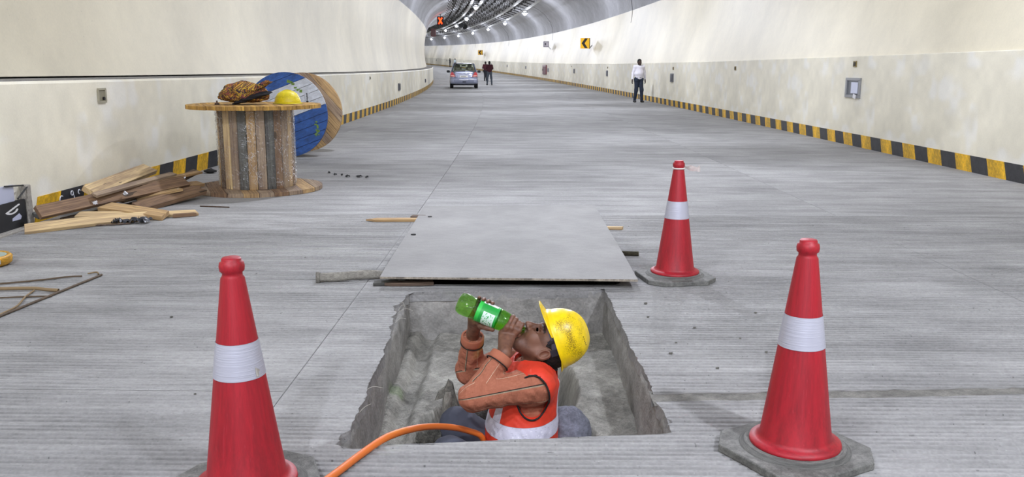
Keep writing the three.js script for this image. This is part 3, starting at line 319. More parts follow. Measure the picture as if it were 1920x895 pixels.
// ------------------------------------------------------------------ upright cable reel wrapped in film
{
  const base = gp(-2.905, 9.95), t = thing('cable_reel', 'upright wooden cable reel wrapped in clear film', 'cable reel', [base.x, base.y, base.z], 0.4);
  const r = rng(77), R = 0.715;
  function disc(rad, y0, th, n, mats, parent, nm, rough = 0.006) {       // a flange of boards
    const f = new THREE.Group(); f.name = nm; parent.add(f);
    for (let i = 0; i < n; i++) { const a = -rad + 2 * rad * i / n + 0.002, b = -rad + 2 * rad * (i + 1) / n - 0.002, pts = []; const ch = x => Math.sqrt(Math.max(0, rad * rad - x * x)); const k = 9; for (let j = 0; j <= k; j++) { const x = lerp(a, b, j / k); pts.push([x, ch(x) - r() * rough]); } for (let j = k; j >= 0; j--) { const x = lerp(a, b, j / k); pts.push([x, -ch(x) + r() * rough]); }
      const sh = new THREE.Shape(pts.map(p => new THREE.Vector2(p[0], p[1]))); const g = new THREE.ExtrudeGeometry(sh, { depth: th, bevelEnabled: false }).rotateX(-Math.PI / 2).translate(0, y0 + (r() - 0.5) * 0.003, 0); const uv = g.attributes.uv, P = g.attributes.position; for (let j = 0; j < uv.count; j++) uv.setXY(j, P.getX(j) * 2.2 + i * 0.37, P.getZ(j) * 0.8 + P.getY(j) * 3 + i * 0.61); part('board', g, mats[i % mats.length], f); }
    return f;
  }
  disc(R, 0.004, 0.042, 9, [W5, W2, W5, W1], t, 'bottom_flange');
  disc(0.735, 0.925, 0.042, 8, [WY, WY, WY], t, 'top_flange');
  const d = new THREE.Group(); d.name = 'drum'; t.add(d);
  const N = 26, mats = [W5, W6, W2, W5, W3, W2, W6, W1, W4, W3, W5, W6, W1];
  for (let i = 0; i < N; i++) { const a = i / N * Math.PI * 2, w = 2 * Math.PI * 0.405 / N * 0.94, y = 0.88; const g = box(w, y, 0.03, 0, 0, 0, 0.004); const uv = g.attributes.uv, P = g.attributes.position; for (let j = 0; j < uv.count; j++) uv.setXY(j, P.getX(j) * 2 + i * 0.31 + P.getZ(j), P.getY(j) * 0.9 + i * 0.17); const m = part('stave', g, mats[i % mats.length], d); const rr = 0.4 + (r() - 0.5) * 0.012; m.position.set(Math.sin(a) * rr, 0.486, Math.cos(a) * rr); m.rotation.y = a; }
  // clear stretch film with creases
  const film = new THREE.MeshPhysicalMaterial({ color: 0xffffff, transmission: 1, thickness: 0, roughness: 0.3, ior: 1.55, side: THREE.DoubleSide });
  const fg0 = grid(200, 70, (u, v) => { const a = u * Math.PI * 2, y = lerp(0.07, 0.92, v); const k = hash(Math.floor(u * 60), Math.floor(v * 18), 9), rad = 0.426 + 0.003 * Math.sin(a * 13 + v * 4) + 0.016 * (hash(Math.round(u * 200) % 200, Math.round(v * 70), 4) - 0.5) * (k > 0.5 ? 1 : 0.25); return [V(Math.sin(a) * rad, y, Math.cos(a) * rad), u * 3, v]; });
  const fg = fg0.toNonIndexed(); fg.computeVertexNormals(); part('stretch_film', fg, film, t, 'clear creased plastic film');
  { const cr = rng(91), bits = []; for (let k = 0; k < 300; k++) { const cl = cr(), a = cl < 0.4 ? -0.22 + (cr() + cr() - 1) * 0.22 : cl < 0.75 ? 0.62 + (cr() + cr() - 1) * 0.3 : cr() * 6.28, y = 0.1 + cr() * 0.8, L = 0.008 + cr() * cr() * 0.05, w = 0.0012 + cr() * 0.0022, tilt = (cr() - 0.5) * 2.2, g = new THREE.PlaneGeometry(w, L, 1, 3), P = g.attributes.position; for (let i = 0; i < P.count; i++) P.setZ(i, 0.003 * Math.sin(P.getY(i) * 150 + k)); g.rotateX((cr() - 0.5) * 0.5).rotateY((cr() - 0.5) * 1.2).rotateZ(tilt).translate(0, y, 0.436).rotateY(a); bits.push(g); } part('film_creases', bits, new THREE.MeshPhysicalMaterial({ color: 0xe9edf0, roughness: 0.15, clearcoat: 1, transmission: 0.25, thickness: 0, side: THREE.DoubleSide }), t, 'bright crinkled folds of the film').userData.kind = 'stuff'; }
  for (const [x, z] of [[-0.41, 0.12], [0.38, 0.16], [0.1, -0.5]]) part('bolt', lathe([[0, 0.045], [0.008, 0.045], [0.009, 0.02], [0.024, 0.02], [0.026, 0.004], [0.03, 0]], 10).translate(x, 0.968, z), rust, t);
  const topY = base.y + 0.969;
  // spare helmet on the reel
  { const h = thing('hard_hat', 'yellow hard hat resting on the wooden reel behind the cloth bundle', 'hard hat', [base.x + 0.36, topY, base.z - 0.06], -0.3); const ym = mottled(0xd8c51c, 0.12, 0.3, 371, 0.45); const sh = lathe([[0.128, 0.012], [0.132, 0.02], [0.128, 0.04], [0.118, 0.075], [0.095, 0.115], [0.06, 0.14], [0.02, 0.15], [0, 0.15]], 36); sh.scale(1.16, 1, 0.95); part('shell', sh, ym, h); part('brim', (() => { const g = lathe([[0.12, 0.016], [0.146, 0.006], [0.148, 0.002], [0.12, 0.01]], 36); g.scale(1.18, 1, 0.96); return g; })(), ym, h); part('ridge', tube([V(-0.13, 0.05, 0), V(-0.08, 0.125, 0), V(0, 0.152, 0), V(0.08, 0.125, 0), V(0.13, 0.05, 0)], 0.008, 20, 6), ym, h); }
  // cloth bundle
  { const N2 = 256, cols = [[150, 96, 30], [196, 158, 52], [60, 40, 46], [120, 60, 60], [96, 84, 36], [40, 30, 34]], tx = dataTex(N2, N2, i => { const x = i % N2, y = (i / N2) | 0; const cx = Math.floor(x / 9 + 1.4 * Math.sin(y / 7)), cy = Math.floor(y / 7 + 1.2 * Math.sin(x / 9)); return cols[Math.floor(hash(cx, cy, 7) * 6)]; }); tx.repeat.set(1.5, 1.5);
    const cm = std(0xffffff, 0.95, 0, { map: tx }); const lump = (sx, sy, sz, seed, fold) => { const g = new THREE.SphereGeometry(1, 72, 48); const P = g.attributes.position; for (let i = 0; i < P.count; i++) { const v = V(P.getX(i), P.getY(i), P.getZ(i)); const a = Math.atan2(v.z, v.x); let k = 1 + fold * Math.sin(a * 5 + v.y * 4 + seed) * 0.5 + fold * Math.sin(v.x * 9 + v.y * 6 + v.z * 5 + seed * 2) + 0.4 * fold * Math.sin(v.x * 21 - v.y * 17 + v.z * 13); if (v.y < 0) v.y *= 0.35; P.setXYZ(i, v.x * sx * k, v.y * sy * k, v.z * sz * k); } const uv = g.attributes.uv; for (let i = 0; i < P.count; i++) uv.setXY(i, P.getX(i) * 2.2 + P.getZ(i) * 1.2, P.getY(i) * 2.2 + P.getZ(i) * 1.1); g.computeVertexNormals(); return g; };
    const c = thing('cloth_bundle', 'bundled brown and yellow patterned scarf on the wooden reel', 'scarf', [base.x - 0.06, topY + 0.078, base.z + 0.16], 0.1); part('main_roll', lump(0.27, 0.17, 0.2, 1.3, 0.05), cm, c); const f2 = lump(0.2, 0.055, 0.1, 4.1, 0.1); f2.rotateZ(0.5).translate(0.13, 0.07, 0.08); part('loose_fold', f2, cm, c); const f3 = lump(0.21, 0.05, 0.12, 2.2, 0.08); f3.rotateZ(0.28).translate(0.1, -0.012, 0.1); part('dark_fold', f3, std(0x1d1b1f, 0.95), c, 'dark inner fold'); }
}
// ------------------------------------------------------------------ painted cable drum standing on its rims
{
  const blue = mottled(0x2b4f8c, 0.3, 0.6, 381, 0.7), white = mottled(0xb9bcc2, 0.14, 0.6, 391, 0.7), r = rng(31);
  const rad = 0.655, A = gp(-3.515, 13.72, rad + 0.002), B = gp(-3.45, 14.62, rad + 0.002);
  const ax = B.clone().sub(A), L = ax.length(), t = thing('cable_drum', 'cable drum with blue and white painted boards standing on its rims by the wall', 'cable drum', [A.x, A.y - rad, A.z]);
  const frame = new THREE.Group(); frame.name = 'reel_frame'; 
  const Z = ax.clone().normalize().negate(), Yv = V(0, 1, 0), X = Yv.clone().cross(Z).normalize(), Y2 = Z.clone().cross(X); const M = new THREE.Matrix4().makeBasis(X, Y2, Z); t.quaternion.setFromRotationMatrix(M);
  t.position.copy(A);
  function flange(nm, z0, th, n, ang, matOf, rr = rad) { const f = new THREE.Group(); f.name = nm; t.add(f); for (let i = 0; i < n; i++) { const a = -rr + 2 * rr * i / n + 0.003, b = -rr + 2 * rr * (i + 1) / n - 0.003, pts = [], ch = y => Math.sqrt(Math.max(0, rr * rr - y * y)), k = 8; for (let j = 0; j <= k; j++) { const y = lerp(a, b, j / k); pts.push([ch(y), y]); } for (let j = k; j >= 0; j--) { const y = lerp(a, b, j / k); pts.push([-ch(y), y]); }
      const g = new THREE.ExtrudeGeometry(new THREE.Shape(pts.map(p => new THREE.Vector2(p[0], p[1]))), { depth: th, bevelEnabled: false }).translate(0, 0, z0 + (r() - 0.5) * 0.004).rotateZ(ang); const uv = g.attributes.uv; for (let j = 0; j < uv.count; j++) { const x = uv.getX(j), y = uv.getY(j); uv.setXY(j, y * 2.2 + i * 0.3, x * 0.9 + i * 0.2); } part('board', g, matOf(i), f); } return f; }
  const nf = flange('outer_flange', 0.0, 0.03, 11, 0.36, i => (i >= 5 && i <= 8 ? white : blue));
  flange('backing_flange', -0.034, 0.03, 9, 0.36 + Math.PI / 2, i => W2, rad * 0.995);
  flange('far_flange', -L, 0.05, 9, -0.85, i => [W1, W5, W1][i % 3], rad * 0.985);
  const d = new THREE.Group(); d.name = 'drum'; t.add(d); for (let i = 0; i < 18; i++) { const a = i / 18 * Math.PI * 2, g = box(0.115, 0.03, L - 0.09, 0, 0, 0); const m = part('stave', g, [W2, W1, W5][i % 3], d); m.position.set(Math.cos(a) * 0.33, Math.sin(a) * 0.33, -L / 2); m.rotation.z = a + Math.PI / 2; }
  part('hub_plate', [cyl(0.045, 0.045, 0.012, 20).rotateX(Math.PI / 2).translate(0.06, -0.13, 0.036)], rust, t); part('hub_hole', cyl(0.025, 0.025, 0.016, 14).rotateX(Math.PI / 2).translate(0.06, -0.13, 0.037), std(0x1c1612, 0.9), t);
  { const cv = document.createElement('canvas'); cv.width = 64; cv.height = 256; const c = cv.getContext('2d'); c.fillStyle = '#b9bcc2'; c.fillRect(0, 0, 64, 256); c.strokeStyle = '#111'; c.fillStyle = '#111'; c.lineWidth = 10; c.beginPath(); c.moveTo(34, 40); c.lineTo(26, 200); c.stroke(); for (let k = 0; k < 5; k++) c.fillRect(18 + (k % 2) * 6, 50 + k * 26, 26, 9); c.beginPath(); c.moveTo(6, 190); c.lineTo(50, 200); c.lineTo(22, 246); c.fill(); const tx = new THREE.CanvasTexture(cv); tx.colorSpace = THREE.SRGBColorSpace; part('stencil', new THREE.PlaneGeometry(0.07, 0.2).rotateZ(0.1).translate(0.35, 0.27, 0.0345), new THREE.MeshStandardMaterial({ map: tx, roughness: 0.7 }), t, 'black stencilled arrow mark'); }
  { const gm = std(0x6d8a3c, 0.8); const bits = []; for (let k = 0; k < 26; k++) { const w = k < 13 ? [0.05 + 0.035 * (k % 6) + r() * 0.03, 0.5 - 0.03 * (k % 6) + r() * 0.04] : [0.46 + r() * 0.06, -0.12 - 0.028 * (k % 9) + r() * 0.03]; bits.push(box(0.02 + r() * 0.03, 0.012 + r() * 0.02, 0.002, w[0], w[1], 0.032).rotateZ(0)); } part('green_marks', bits, gm, t, 'faded green stencil marks').userData.kind = 'stuff'; }
}
// ------------------------------------------------------------------ heap of timber offcuts, debris
{
  const q = (x, y, z) => gp(x, y, z), G = 'timber offcuts heaped by the left wall';
  plank('timber_offcut', q(-4.05, 7.14, 0.035), q(-3.3, 7.86, 0.03), 0.11, 0.03, 0.5, W3, 'long pale tapering plank lying lowest at the front of the heap', G, { bow: 0.012 });
  plank('timber_offcut', q(-4.08, 7.42, 0.13), q(-3.5, 9.3, 0.17), 0.13, 0.035, 0.75, W2, 'longest brown plank slanting up across the heap', G);
  plank('timber_offcut', q(-4.0, 8.2, 0.2), q(-4.1, 9.85, 0.24), 0.16, 0.05, 0.5, W3, 'thick pale plank lying on top of the heap against the wall', G);
  plank('timber_offcut', q(-3.78, 8.02, 0.09), q(-3.16, 7.86, 0.035), 0.15, 0.04, 0.2, W1, 'short yellow board lying across the front of the heap', G);
  plank('timber_offcut', q(-3.62, 8.34, 0.03), q(-3.32, 9.2, 0.09), 0.17, 0.045, 0.25, W2, 'broad reddish brown board at the right of the heap', G);
  plank('timber_offcut', q(-3.92, 7.78, 0.05), q(-3.3, 7.9, 0.03), 0.1, 0.03, 0.3, W3, 'pale batten lying under the short yellow board', G);
  plank('timber_offcut', q(-3.3, 7.96, 0.025), q(-2.97, 8.13, 0.02), 0.1, 0.025, 0.2, W3, 'thin pale splinter board at the right tip of the heap', G);
  plank('timber_offcut', q(-3.13, 7.96, 0.018), q(-2.96, 8.06, 0.018), 0.055, 0.03, 0, W2, 'short reddish stub beside the thin splinter board', G, { bow: 0 });
  plank('timber_offcut', q(-3.86, 8.5, 0.075), q(-3.72, 9.9, 0.07), 0.1, 0.03, 0.1, W5, 'grey brown plank behind the longest plank', G);
  plank('timber_offcut', q(-3.95, 8.1, 0.14), q(-3.5, 9.75, 0.09), 0.1, 0.03, 0.3, W1, 'yellow plank tucked behind the longest plank', G);
  plank('timber_offcut', q(-4.02, 7.72, 0.02), q(-3.72, 8.9, 0.02), 0.09, 0.025, 0, W4, 'dark brown plank buried in the heap', G);
  plank('timber_offcut', q(-3.74, 8.62, 0.075), q(-3.42, 8.95, 0.13), 0.07, 0.025, 0.1, W1, 'short brown batten in the gap of the heap', G);
  plank('timber_offcut', q(-3.78, 9.75, 0.035), q(-3.4, 9.38, 0.09), 0.075, 0.03, 0.1, W2, 'brown plank end resting against the foot of the wrapped reel', G);
  plank('timber_offcut', q(-4.15, 7.5, 0.09), q(-3.9, 8.6, 0.1), 0.09, 0.03, 0.3, W6, 'weathered grey plank against the kerb', G);
  plank('timber_offcut', q(-3.7, 9.5, 0.13), q(-3.62, 9.95, 0.2), 0.06, 0.05, 0.3, W4, 'dark block standing up at the far end of the heap', G, { bow: 0 });
  plank('timber_offcut', q(-3.86, 8.0, 0.2), q(-3.62, 9.3, 0.25), 0.07, 0.022, 0.3, W5, 'narrow greyish lath lying on the longest plank', G);
  plank('timber_offcut', q(-3.9, 8.6, 0.18), q(-3.55, 9.9, 0.2), 0.06, 0.025, 0.2, W1, 'narrow yellow lath topping the far end of the heap', G);
  plank('timber_offcut', q(-4.0, 7.35, 0.02), q(-3.62, 7.62, 0.02), 0.05, 0.02, 0.1, W4, 'small dark stick under the pale tapering plank', G);
  const scrap = (name, x, y, z, w, d, mat, label, cat, grp, crumple = 0.02, seed = 1) => { const g = grid(7, 7, (u, v) => [V((u - 0.5) * w + 0.1 * w * (hash(u * 7 | 0, v * 7 | 0, seed + 9) - 0.5), crumple * hash(Math.round(u * 7), Math.round(v * 7), seed) * (1.2 - Math.abs(u - 0.5)), (v - 0.5) * d), u, v]); const m = single(name, g, mat, label, cat, grp); const p = q(x, y, z); m.position.copy(p); m.rotation.y = seed; return m; };
  for (const [x, y, z, k] of [[-3.72, 8.35, 0.16, 1], [-3.45, 8.95, 0.11, 2], [-3.62, 9.6, 0.17, 3], [-3.5, 9.5, 0.06, 4], [-3.85, 8.0, 0.12, 5]]) { const m = scrap('paper_scrap', x, y, z, 0.036, 0.036, paper, 'crumpled white scrap of paper among the heaped timber', 'paper', 'paper scraps in the heap', 0.05, k); m.rotation.x = 0.9; }
  for (const [x, y, k] of [[-3.49, 7.60, 1], [-3.38, 7.64, 2], [-3.28, 7.66, 3]]) scrap('plastic_scrap', x, y, 0.008, 0.11, 0.13, std(0x34353a, 0.35), 'crumpled shiny black plastic scrap before the heap', 'plastic', 'black plastic scraps', 0.05, k);
  single('splinter', tube([q(-3.9, 7.42, 0.008), q(-3.7, 7.47, 0.01), q(-3.5, 7.52, 0.012), q(-3.37, 7.6, 0.01)], 0.007, 20, 5), W4, 'thin dark splinter lying before the timber heap', 'wood');
  { const g = new THREE.IcosahedronGeometry(0.055, 2), P = g.attributes.position; for (let i = 0; i < P.count; i++) { const k = 0.8 + 0.4 * hash(Math.round(P.getX(i) * 90), Math.round(P.getZ(i) * 90), 3); P.setXYZ(i, P.getX(i) * 1.5 * k, P.getY(i) * 0.6 * k, P.getZ(i) * k); } g.computeVertexNormals(); const p = q(-3.99, 11.5, 0.03); single('rubber_lump', g.translate(p.x, p.y, p.z), black, 'black rubber lump on the road behind the wrapped reel', 'rubber'); }
  single('iron_bar', rod(q(-3.114, 8.624, 0.006), q(-2.802, 8.56, 0.006), 0.006, 6), rust, 'thin dark iron bar on the road before the wrapped reel', 'iron bar');
  [[-2.3, 11.3, .05], [-2.2, 11.24, .03], [-2.1, 11.1, .06], [-1.95, 11.1, .08], [-1.84, 11.0, .05], [-2.42, 11.5, .03]].forEach(([x, y, w], k) => scrap('debris_flake', x, y, 0.004, w, w * 0.7, std(0x2c2c2c, 0.8), 'black flake of debris on the road right of the wrapped reel', 'debris', 'black flakes on the road', 0.03, k + 20));
  // steel rod and straw at the left
  single('steel_rod', rod(q(-2.712, 5.625, 0.008), q(-2.83, 4.45, 0.008), 0.0075, 8), mottled(0x5a4c3c, 0.3, 0.2, 401, 0.8), 'long straight brown rod lying on the road at the left', 'rod');
  const straw = std(0x8a7556, 0.95), twig = (pts, r, m, label) => single('twig', tube(pts.map(p => q(p[0], p[1], r + 0.003)), r, 30, 5), m, label, 'twig', 'twigs beside the brown rod');
  twig([[-3.4, 5.3], [-3.23, 5.366], [-3.03, 5.47], [-2.9, 5.561], [-2.82, 5.58]], 0.006, std(0x5e5040, 0.95), 'long dark twig farthest up the road beside the rod');
  twig([[-3.4, 5.21], [-3.15, 5.216], [-2.95, 5.23], [-2.85, 5.2], [-2.77, 5.181]], 0.011, straw, 'thick straw rope ending at the rod');
  twig([[-3.4, 5.0], [-3.04, 5.023], [-2.9, 5.05], [-2.75, 5.065]], 0.005, std(0x5e5040, 0.95), 'thin dark twig just below the straw rope');
  twig([[-2.81, 4.55], [-2.825, 4.655], [-2.83, 4.822], [-2.9, 5.05], [-2.93, 5.2]], 0.006, straw, 'pale curved straw crossing the thin twig');
  twig([[-2.82, 5.66], [-2.78, 5.7], [-2.74, 5.64]], 0.005, straw, 'short curled straw at the tip of the rod');
  { const pr = rng(55); for (let k = 0; k < 12; k++) { const g = new THREE.IcosahedronGeometry(0.004 + pr() * 0.004, 1), P = g.attributes.position; for (let i = 0; i < P.count; i++) { const f = 0.75 + 0.5 * hash(Math.round(P.getX(i) * 900), Math.round(P.getZ(i) * 900) + k, 8); P.setXYZ(i, P.getX(i) * f * 1.3, P.getY(i) * f * 0.8, P.getZ(i) * f); } g.computeVertexNormals(); const x = k < 9 ? 0.72 + pr() * 0.75 : -1.1 - pr() * 1.2, y = k < 9 ? 3.7 + pr() * 1.5 : 3.4 + pr() * 3; const p = q(x, y, 0.004); single('pebble', g.translate(p.x, p.y, p.z), concreteDark, 'grey crumb of concrete on the road near the pit', 'pebble', 'concrete crumbs on the road'); } }
  // yellow tape measure like tin at the left edge
  { const p = q(-3.66, 5.93, 0), t = thing('yellow_tin', 'yellow round tin with a bluish top at the edge of the road', 'tin', [p.x, p.y, p.z]); part('side', lathe([[0, 0.01], [0.14, 0.0], [0.165, 0.02], [0.17, 0.06], [0.155, 0.075], [0.14, 0.07], [0.13, 0.05], [0, 0.05]], 40), mottled(0xc28f25, 0.3, 0.3, 411, 0.5), t); part('top_disc', cyl(0.135, 0.135, 0.012, 32, 0, 0.064, 0), std(0x9aa89c, 0.5), t); part('clasp', box(0.03, 0.03, 0.03, 0.14, 0.04, 0.09, 0.006), std(0xc9c9cc, 0.3, 0.6), t); }
}
// ------------------------------------------------------------------ in and around the pit: hose, tools
{
  single('orange_hose', tube([gp(-0.86, 2.18, 0.0145), gp(-0.72, 2.44, 0.0145), gp(-0.602, 2.68, 0.0145), gp(-0.526, 2.865, 0.016), gp(-0.47, 2.97, 0.022), gp(-0.43, 3.05, 0.012), gp(-0.34, 3.32, -0.075), gp(-0.25, 3.49, -0.15), gp(-0.185, 3.58, -0.205), gp(-0.13, 3.62, -0.25), gp(-0.10, 3.66, -0.42), gp(-0.08, 3.66, -0.7)], 0.0135, 90, 14), std(0xd9702a, 0.5), 'orange rubber hose running over the road into the pit', 'hose');
  // pick with a muddy head leaning in the pit
  { const mud = mottled(0xa39e92, 0.3, 0.3, 421, 0.95, 0.008), t = thing('pickaxe', 'mud-caked pick with its pointed head up, leaning in the pit', 'pickaxe'); part('handle', tube([gp(-0.34, 3.86, -0.6), gp(-0.325, 3.9, -0.42), gp(-0.31, 3.93, -0.3), gp(-0.3, 3.95, -0.16)], 0.025, 24, 10), mud, t); const sh = new THREE.Shape([[-0.062, -0.05], [-0.045, -0.01], [-0.012, 0.012], [0.0, 0.045], [0.018, 0.03], [0.03, -0.03], [0.05, -0.09], [0.02, -0.085], [0.0, -0.03]].map(p => new THREE.Vector2(...p))); const g = new THREE.ExtrudeGeometry(sh, { depth: 0.02, bevelEnabled: true, bevelSize: 0.003, bevelThickness: 0.004, bevelSegments: 1 }); const p = gp(-0.3, 3.945, -0.15); part('head', g.translate(p.x, p.y, p.z - 0.01), mottled(0x6a685f, 0.4, 0.2, 431, 0.8, 0.006), t, 'muddy iron head'); }
  { const t = single('broken_slab', (() => { const sh = new THREE.Shape([[0, 0], [0.07, 0.24], [0.13, 0.21], [0.2, 0.16], [0.26, 0.02], [0.24, -0.3], [0.08, -0.3]].map(p => new THREE.Vector2(...p))); return new THREE.ExtrudeGeometry(sh, { depth: 0.03, bevelEnabled: true, bevelSize: 0.006, bevelThickness: 0.004, bevelSegments: 1 }); })(), mottled(0x4c4b47, 0.5, 0.3, 441, 0.9, 0.01), 'dark broken slab leaning behind the pick in the pit', 'slab'); const p = gp(-0.27, 4.06, -0.42); t.position.copy(p); t.rotation.set(-0.35, -0.25, -0.12); }
  { const g = new THREE.IcosahedronGeometry(0.07, 4), P = g.attributes.position; for (let i = 0; i < P.count; i++) { const k = 0.8 + 0.35 * hash(Math.round(P.getX(i) * 160), Math.round(P.getZ(i) * 160 + P.getY(i) * 90), 6); P.setXYZ(i, P.getX(i) * k, P.getY(i) * k, P.getZ(i) * k); } g.computeVertexNormals(); const p = gp(-0.375, 3.84, -0.36); single('mud_clod', g.translate(p.x, p.y, p.z), mottled(0x7b796f, 0.4, 0.2, 451, 0.95, 0.01), 'round clod of mud at the foot of the pick', 'clod'); }
  // wires and straws along the broken edge
  const r = rng(8), wire = std(0xb9b5aa, 0.7), list = [[-0.64, 3.55], [-0.63, 3.72], [-0.66, 4.75], [-0.65, 4.82], [-0.655, 4.88], [-0.63, 4.95], [-0.64, 4.62], [-0.62, 3.3]];
  for (const [x, y] of list) { const a = r() * 3, l = 0.03 + r() * 0.05; single('wire_end', tube([gp(x, y, -0.02), gp(x + l * 0.4 * Math.cos(a) + .02, y + l * 0.4 * Math.sin(a), 0.004), gp(x + l * Math.cos(a) + .03, y + l * Math.sin(a), -0.012 + r() * 0.02)], 0.001, 12, 5), wire, 'loose pale wire end on the broken left edge of the pit', 'wire', 'wire ends along the pit edge'); }
}
// ------------------------------------------------------------------ bodies: smooth distance fields meshed with surface nets
function nets(sdf, lo, hi, cell) {
  const n = [0, 1, 2].map(k => Math.ceil((hi[k] - lo[k]) / cell) + 2), [nx, ny, nz] = n, F = new Float32Array(nx * ny * nz), p = V(0, 0, 0);
  for (let k = 0, q = 0; k < nz; k++) for (let j = 0; j < ny; j++) for (let i = 0; i < nx; i++, q++) F[q] = sdf(p.set(lo[0] + i * cell, lo[1] + j * cell, lo[2] + k * cell));
  const id = new Int32Array(nx * ny * nz).fill(-1), pos = [], idx = [], at = (i, j, k) => i + nx * (j + ny * k);
  const C = []; for (let c = 0; c < 8; c++) C.push([c & 1, (c >> 1) & 1, c >> 2]);
  const E = []; for (let a = 0; a < 8; a++) for (const b of [1, 2, 4]) if (!(a & b)) E.push([a, a | b]);
  for (let k = 0; k < nz - 1; k++) for (let j = 0; j < ny - 1; j++) for (let i = 0; i < nx - 1; i++) {
    const f = C.map(c => F[at(i + c[0], j + c[1], k + c[2])]); let m = 0; for (let c = 0; c < 8; c++) if (f[c] < 0) m++; if (m === 0 || m === 8) continue;
    let x = 0, y = 0, z = 0, w = 0; for (const [a, b] of E) if ((f[a] < 0) !== (f[b] < 0)) { const t = f[a] / (f[a] - f[b]); x += C[a][0] + (C[b][0] - C[a][0]) * t; y += C[a][1] + (C[b][1] - C[a][1]) * t; z += C[a][2] + (C[b][2] - C[a][2]) * t; w++; }
    id[at(i, j, k)] = pos.length / 3; pos.push(lo[0] + (i + x / w) * cell, lo[1] + (j + y / w) * cell, lo[2] + (k + z / w) * cell);
  }
  for (let k = 1; k < nz - 1; k++) for (let j = 1; j < ny - 1; j++) for (let i = 1; i < nx - 1; i++) { const f0 = F[at(i, j, k)] < 0;
    const face = (o, a, b, c, d) => { const v = [a, b, c, d].map(q => id[q]); if (v.some(x => x < 0)) return; if (f0) idx.push(v[0], v[1], v[2], v[0], v[2], v[3]); else idx.push(v[0], v[2], v[1], v[0], v[3], v[2]); };
    if (f0 !== F[at(i + 1, j, k)] < 0) face(0, at(i, j - 1, k - 1), at(i, j, k - 1), at(i, j, k), at(i, j - 1, k));
    if (f0 !== F[at(i, j + 1, k)] < 0) face(1, at(i - 1, j, k - 1), at(i - 1, j, k), at(i, j, k), at(i, j, k - 1));
    if (f0 !== F[at(i, j, k + 1)] < 0) face(2, at(i - 1, j - 1, k), at(i, j - 1, k), at(i, j, k), at(i - 1, j, k));
  }
  const g = new THREE.BufferGeometry(), N = [], e = cell * 0.5, q = V(0, 0, 0);
  for (let i = 0; i < pos.length; i += 3) { const [x, y, z] = [pos[i], pos[i + 1], pos[i + 2]]; const d = V(sdf(q.set(x + e, y, z)) - sdf(q.set(x - e, y, z)), sdf(q.set(x, y + e, z)) - sdf(q.set(x, y - e, z)), sdf(q.set(x, y, z + e)) - sdf(q.set(x, y, z - e))).normalize(); N.push(d.x, d.y, d.z); }
  g.setAttribute('position', new THREE.Float32BufferAttribute(pos, 3)); g.setAttribute('normal', new THREE.Float32BufferAttribute(N, 3)); g.setIndex(idx); return g;
}
const smin = (a, b, k) => { const h = clamp(0.5 + 0.5 * (b - a) / k, 0, 1); return lerp(b, a, h) - k * h * (1 - h); };
const smax = (a, b, k) => -smin(-a, -b, k);
function cap(a, b, r0, r1 = r0, sc = null) {                  // tapered capsule, sc squeezes space about its first joint
  const ab = b.clone().sub(a); if (sc) ab.divide(sc); const l2 = Math.max(1e-9, ab.lengthSq()), t3 = V(0, 0, 0);
  return p => { t3.copy(p).sub(a); if (sc) t3.divide(sc); const t = clamp(t3.dot(ab) / l2, 0, 1); return Math.hypot(t3.x - ab.x * t, t3.y - ab.y * t, t3.z - ab.z * t) - lerp(r0, r1, t); };
}
const ell = (c, r) => { const t = V(0, 0, 0); return p => { t.copy(p).sub(c).divide(r); const k0 = t.length(), k1 = Math.hypot(t.x / r.x, t.y / r.y, t.z / r.z); return k1 < 1e-9 ? -Math.min(r.x, r.y, r.z) : k0 * (k0 - 1) / k1; }; };
const union = (list, k) => p => { let d = 1e9; for (const f of list) { const e = f(p); d = d > 1e8 ? e : (Math.abs(d - e) < k ? smin(d, e, k) : Math.min(d, e)); } return d; };
const n3 = (() => { const f = (x, y, z, s) => { const i = Math.floor(x), j = Math.floor(y), k = Math.floor(z), u = x - i, v = y - j, w = z - k, S = t => t * t * (3 - 2 * t), h = (a, b, c) => hash(i + a, (j + b) * 57 + (k + c) * 131, s); const U = S(u), Vv = S(v), Ww = S(w); return lerp(lerp(lerp(h(0, 0, 0), h(1, 0, 0), U), lerp(h(0, 1, 0), h(1, 1, 0), U), Vv), lerp(lerp(h(0, 0, 1), h(1, 0, 1), U), lerp(h(0, 1, 1), h(1, 1, 1), U), Vv), Ww) - 0.5; }; return f; })();
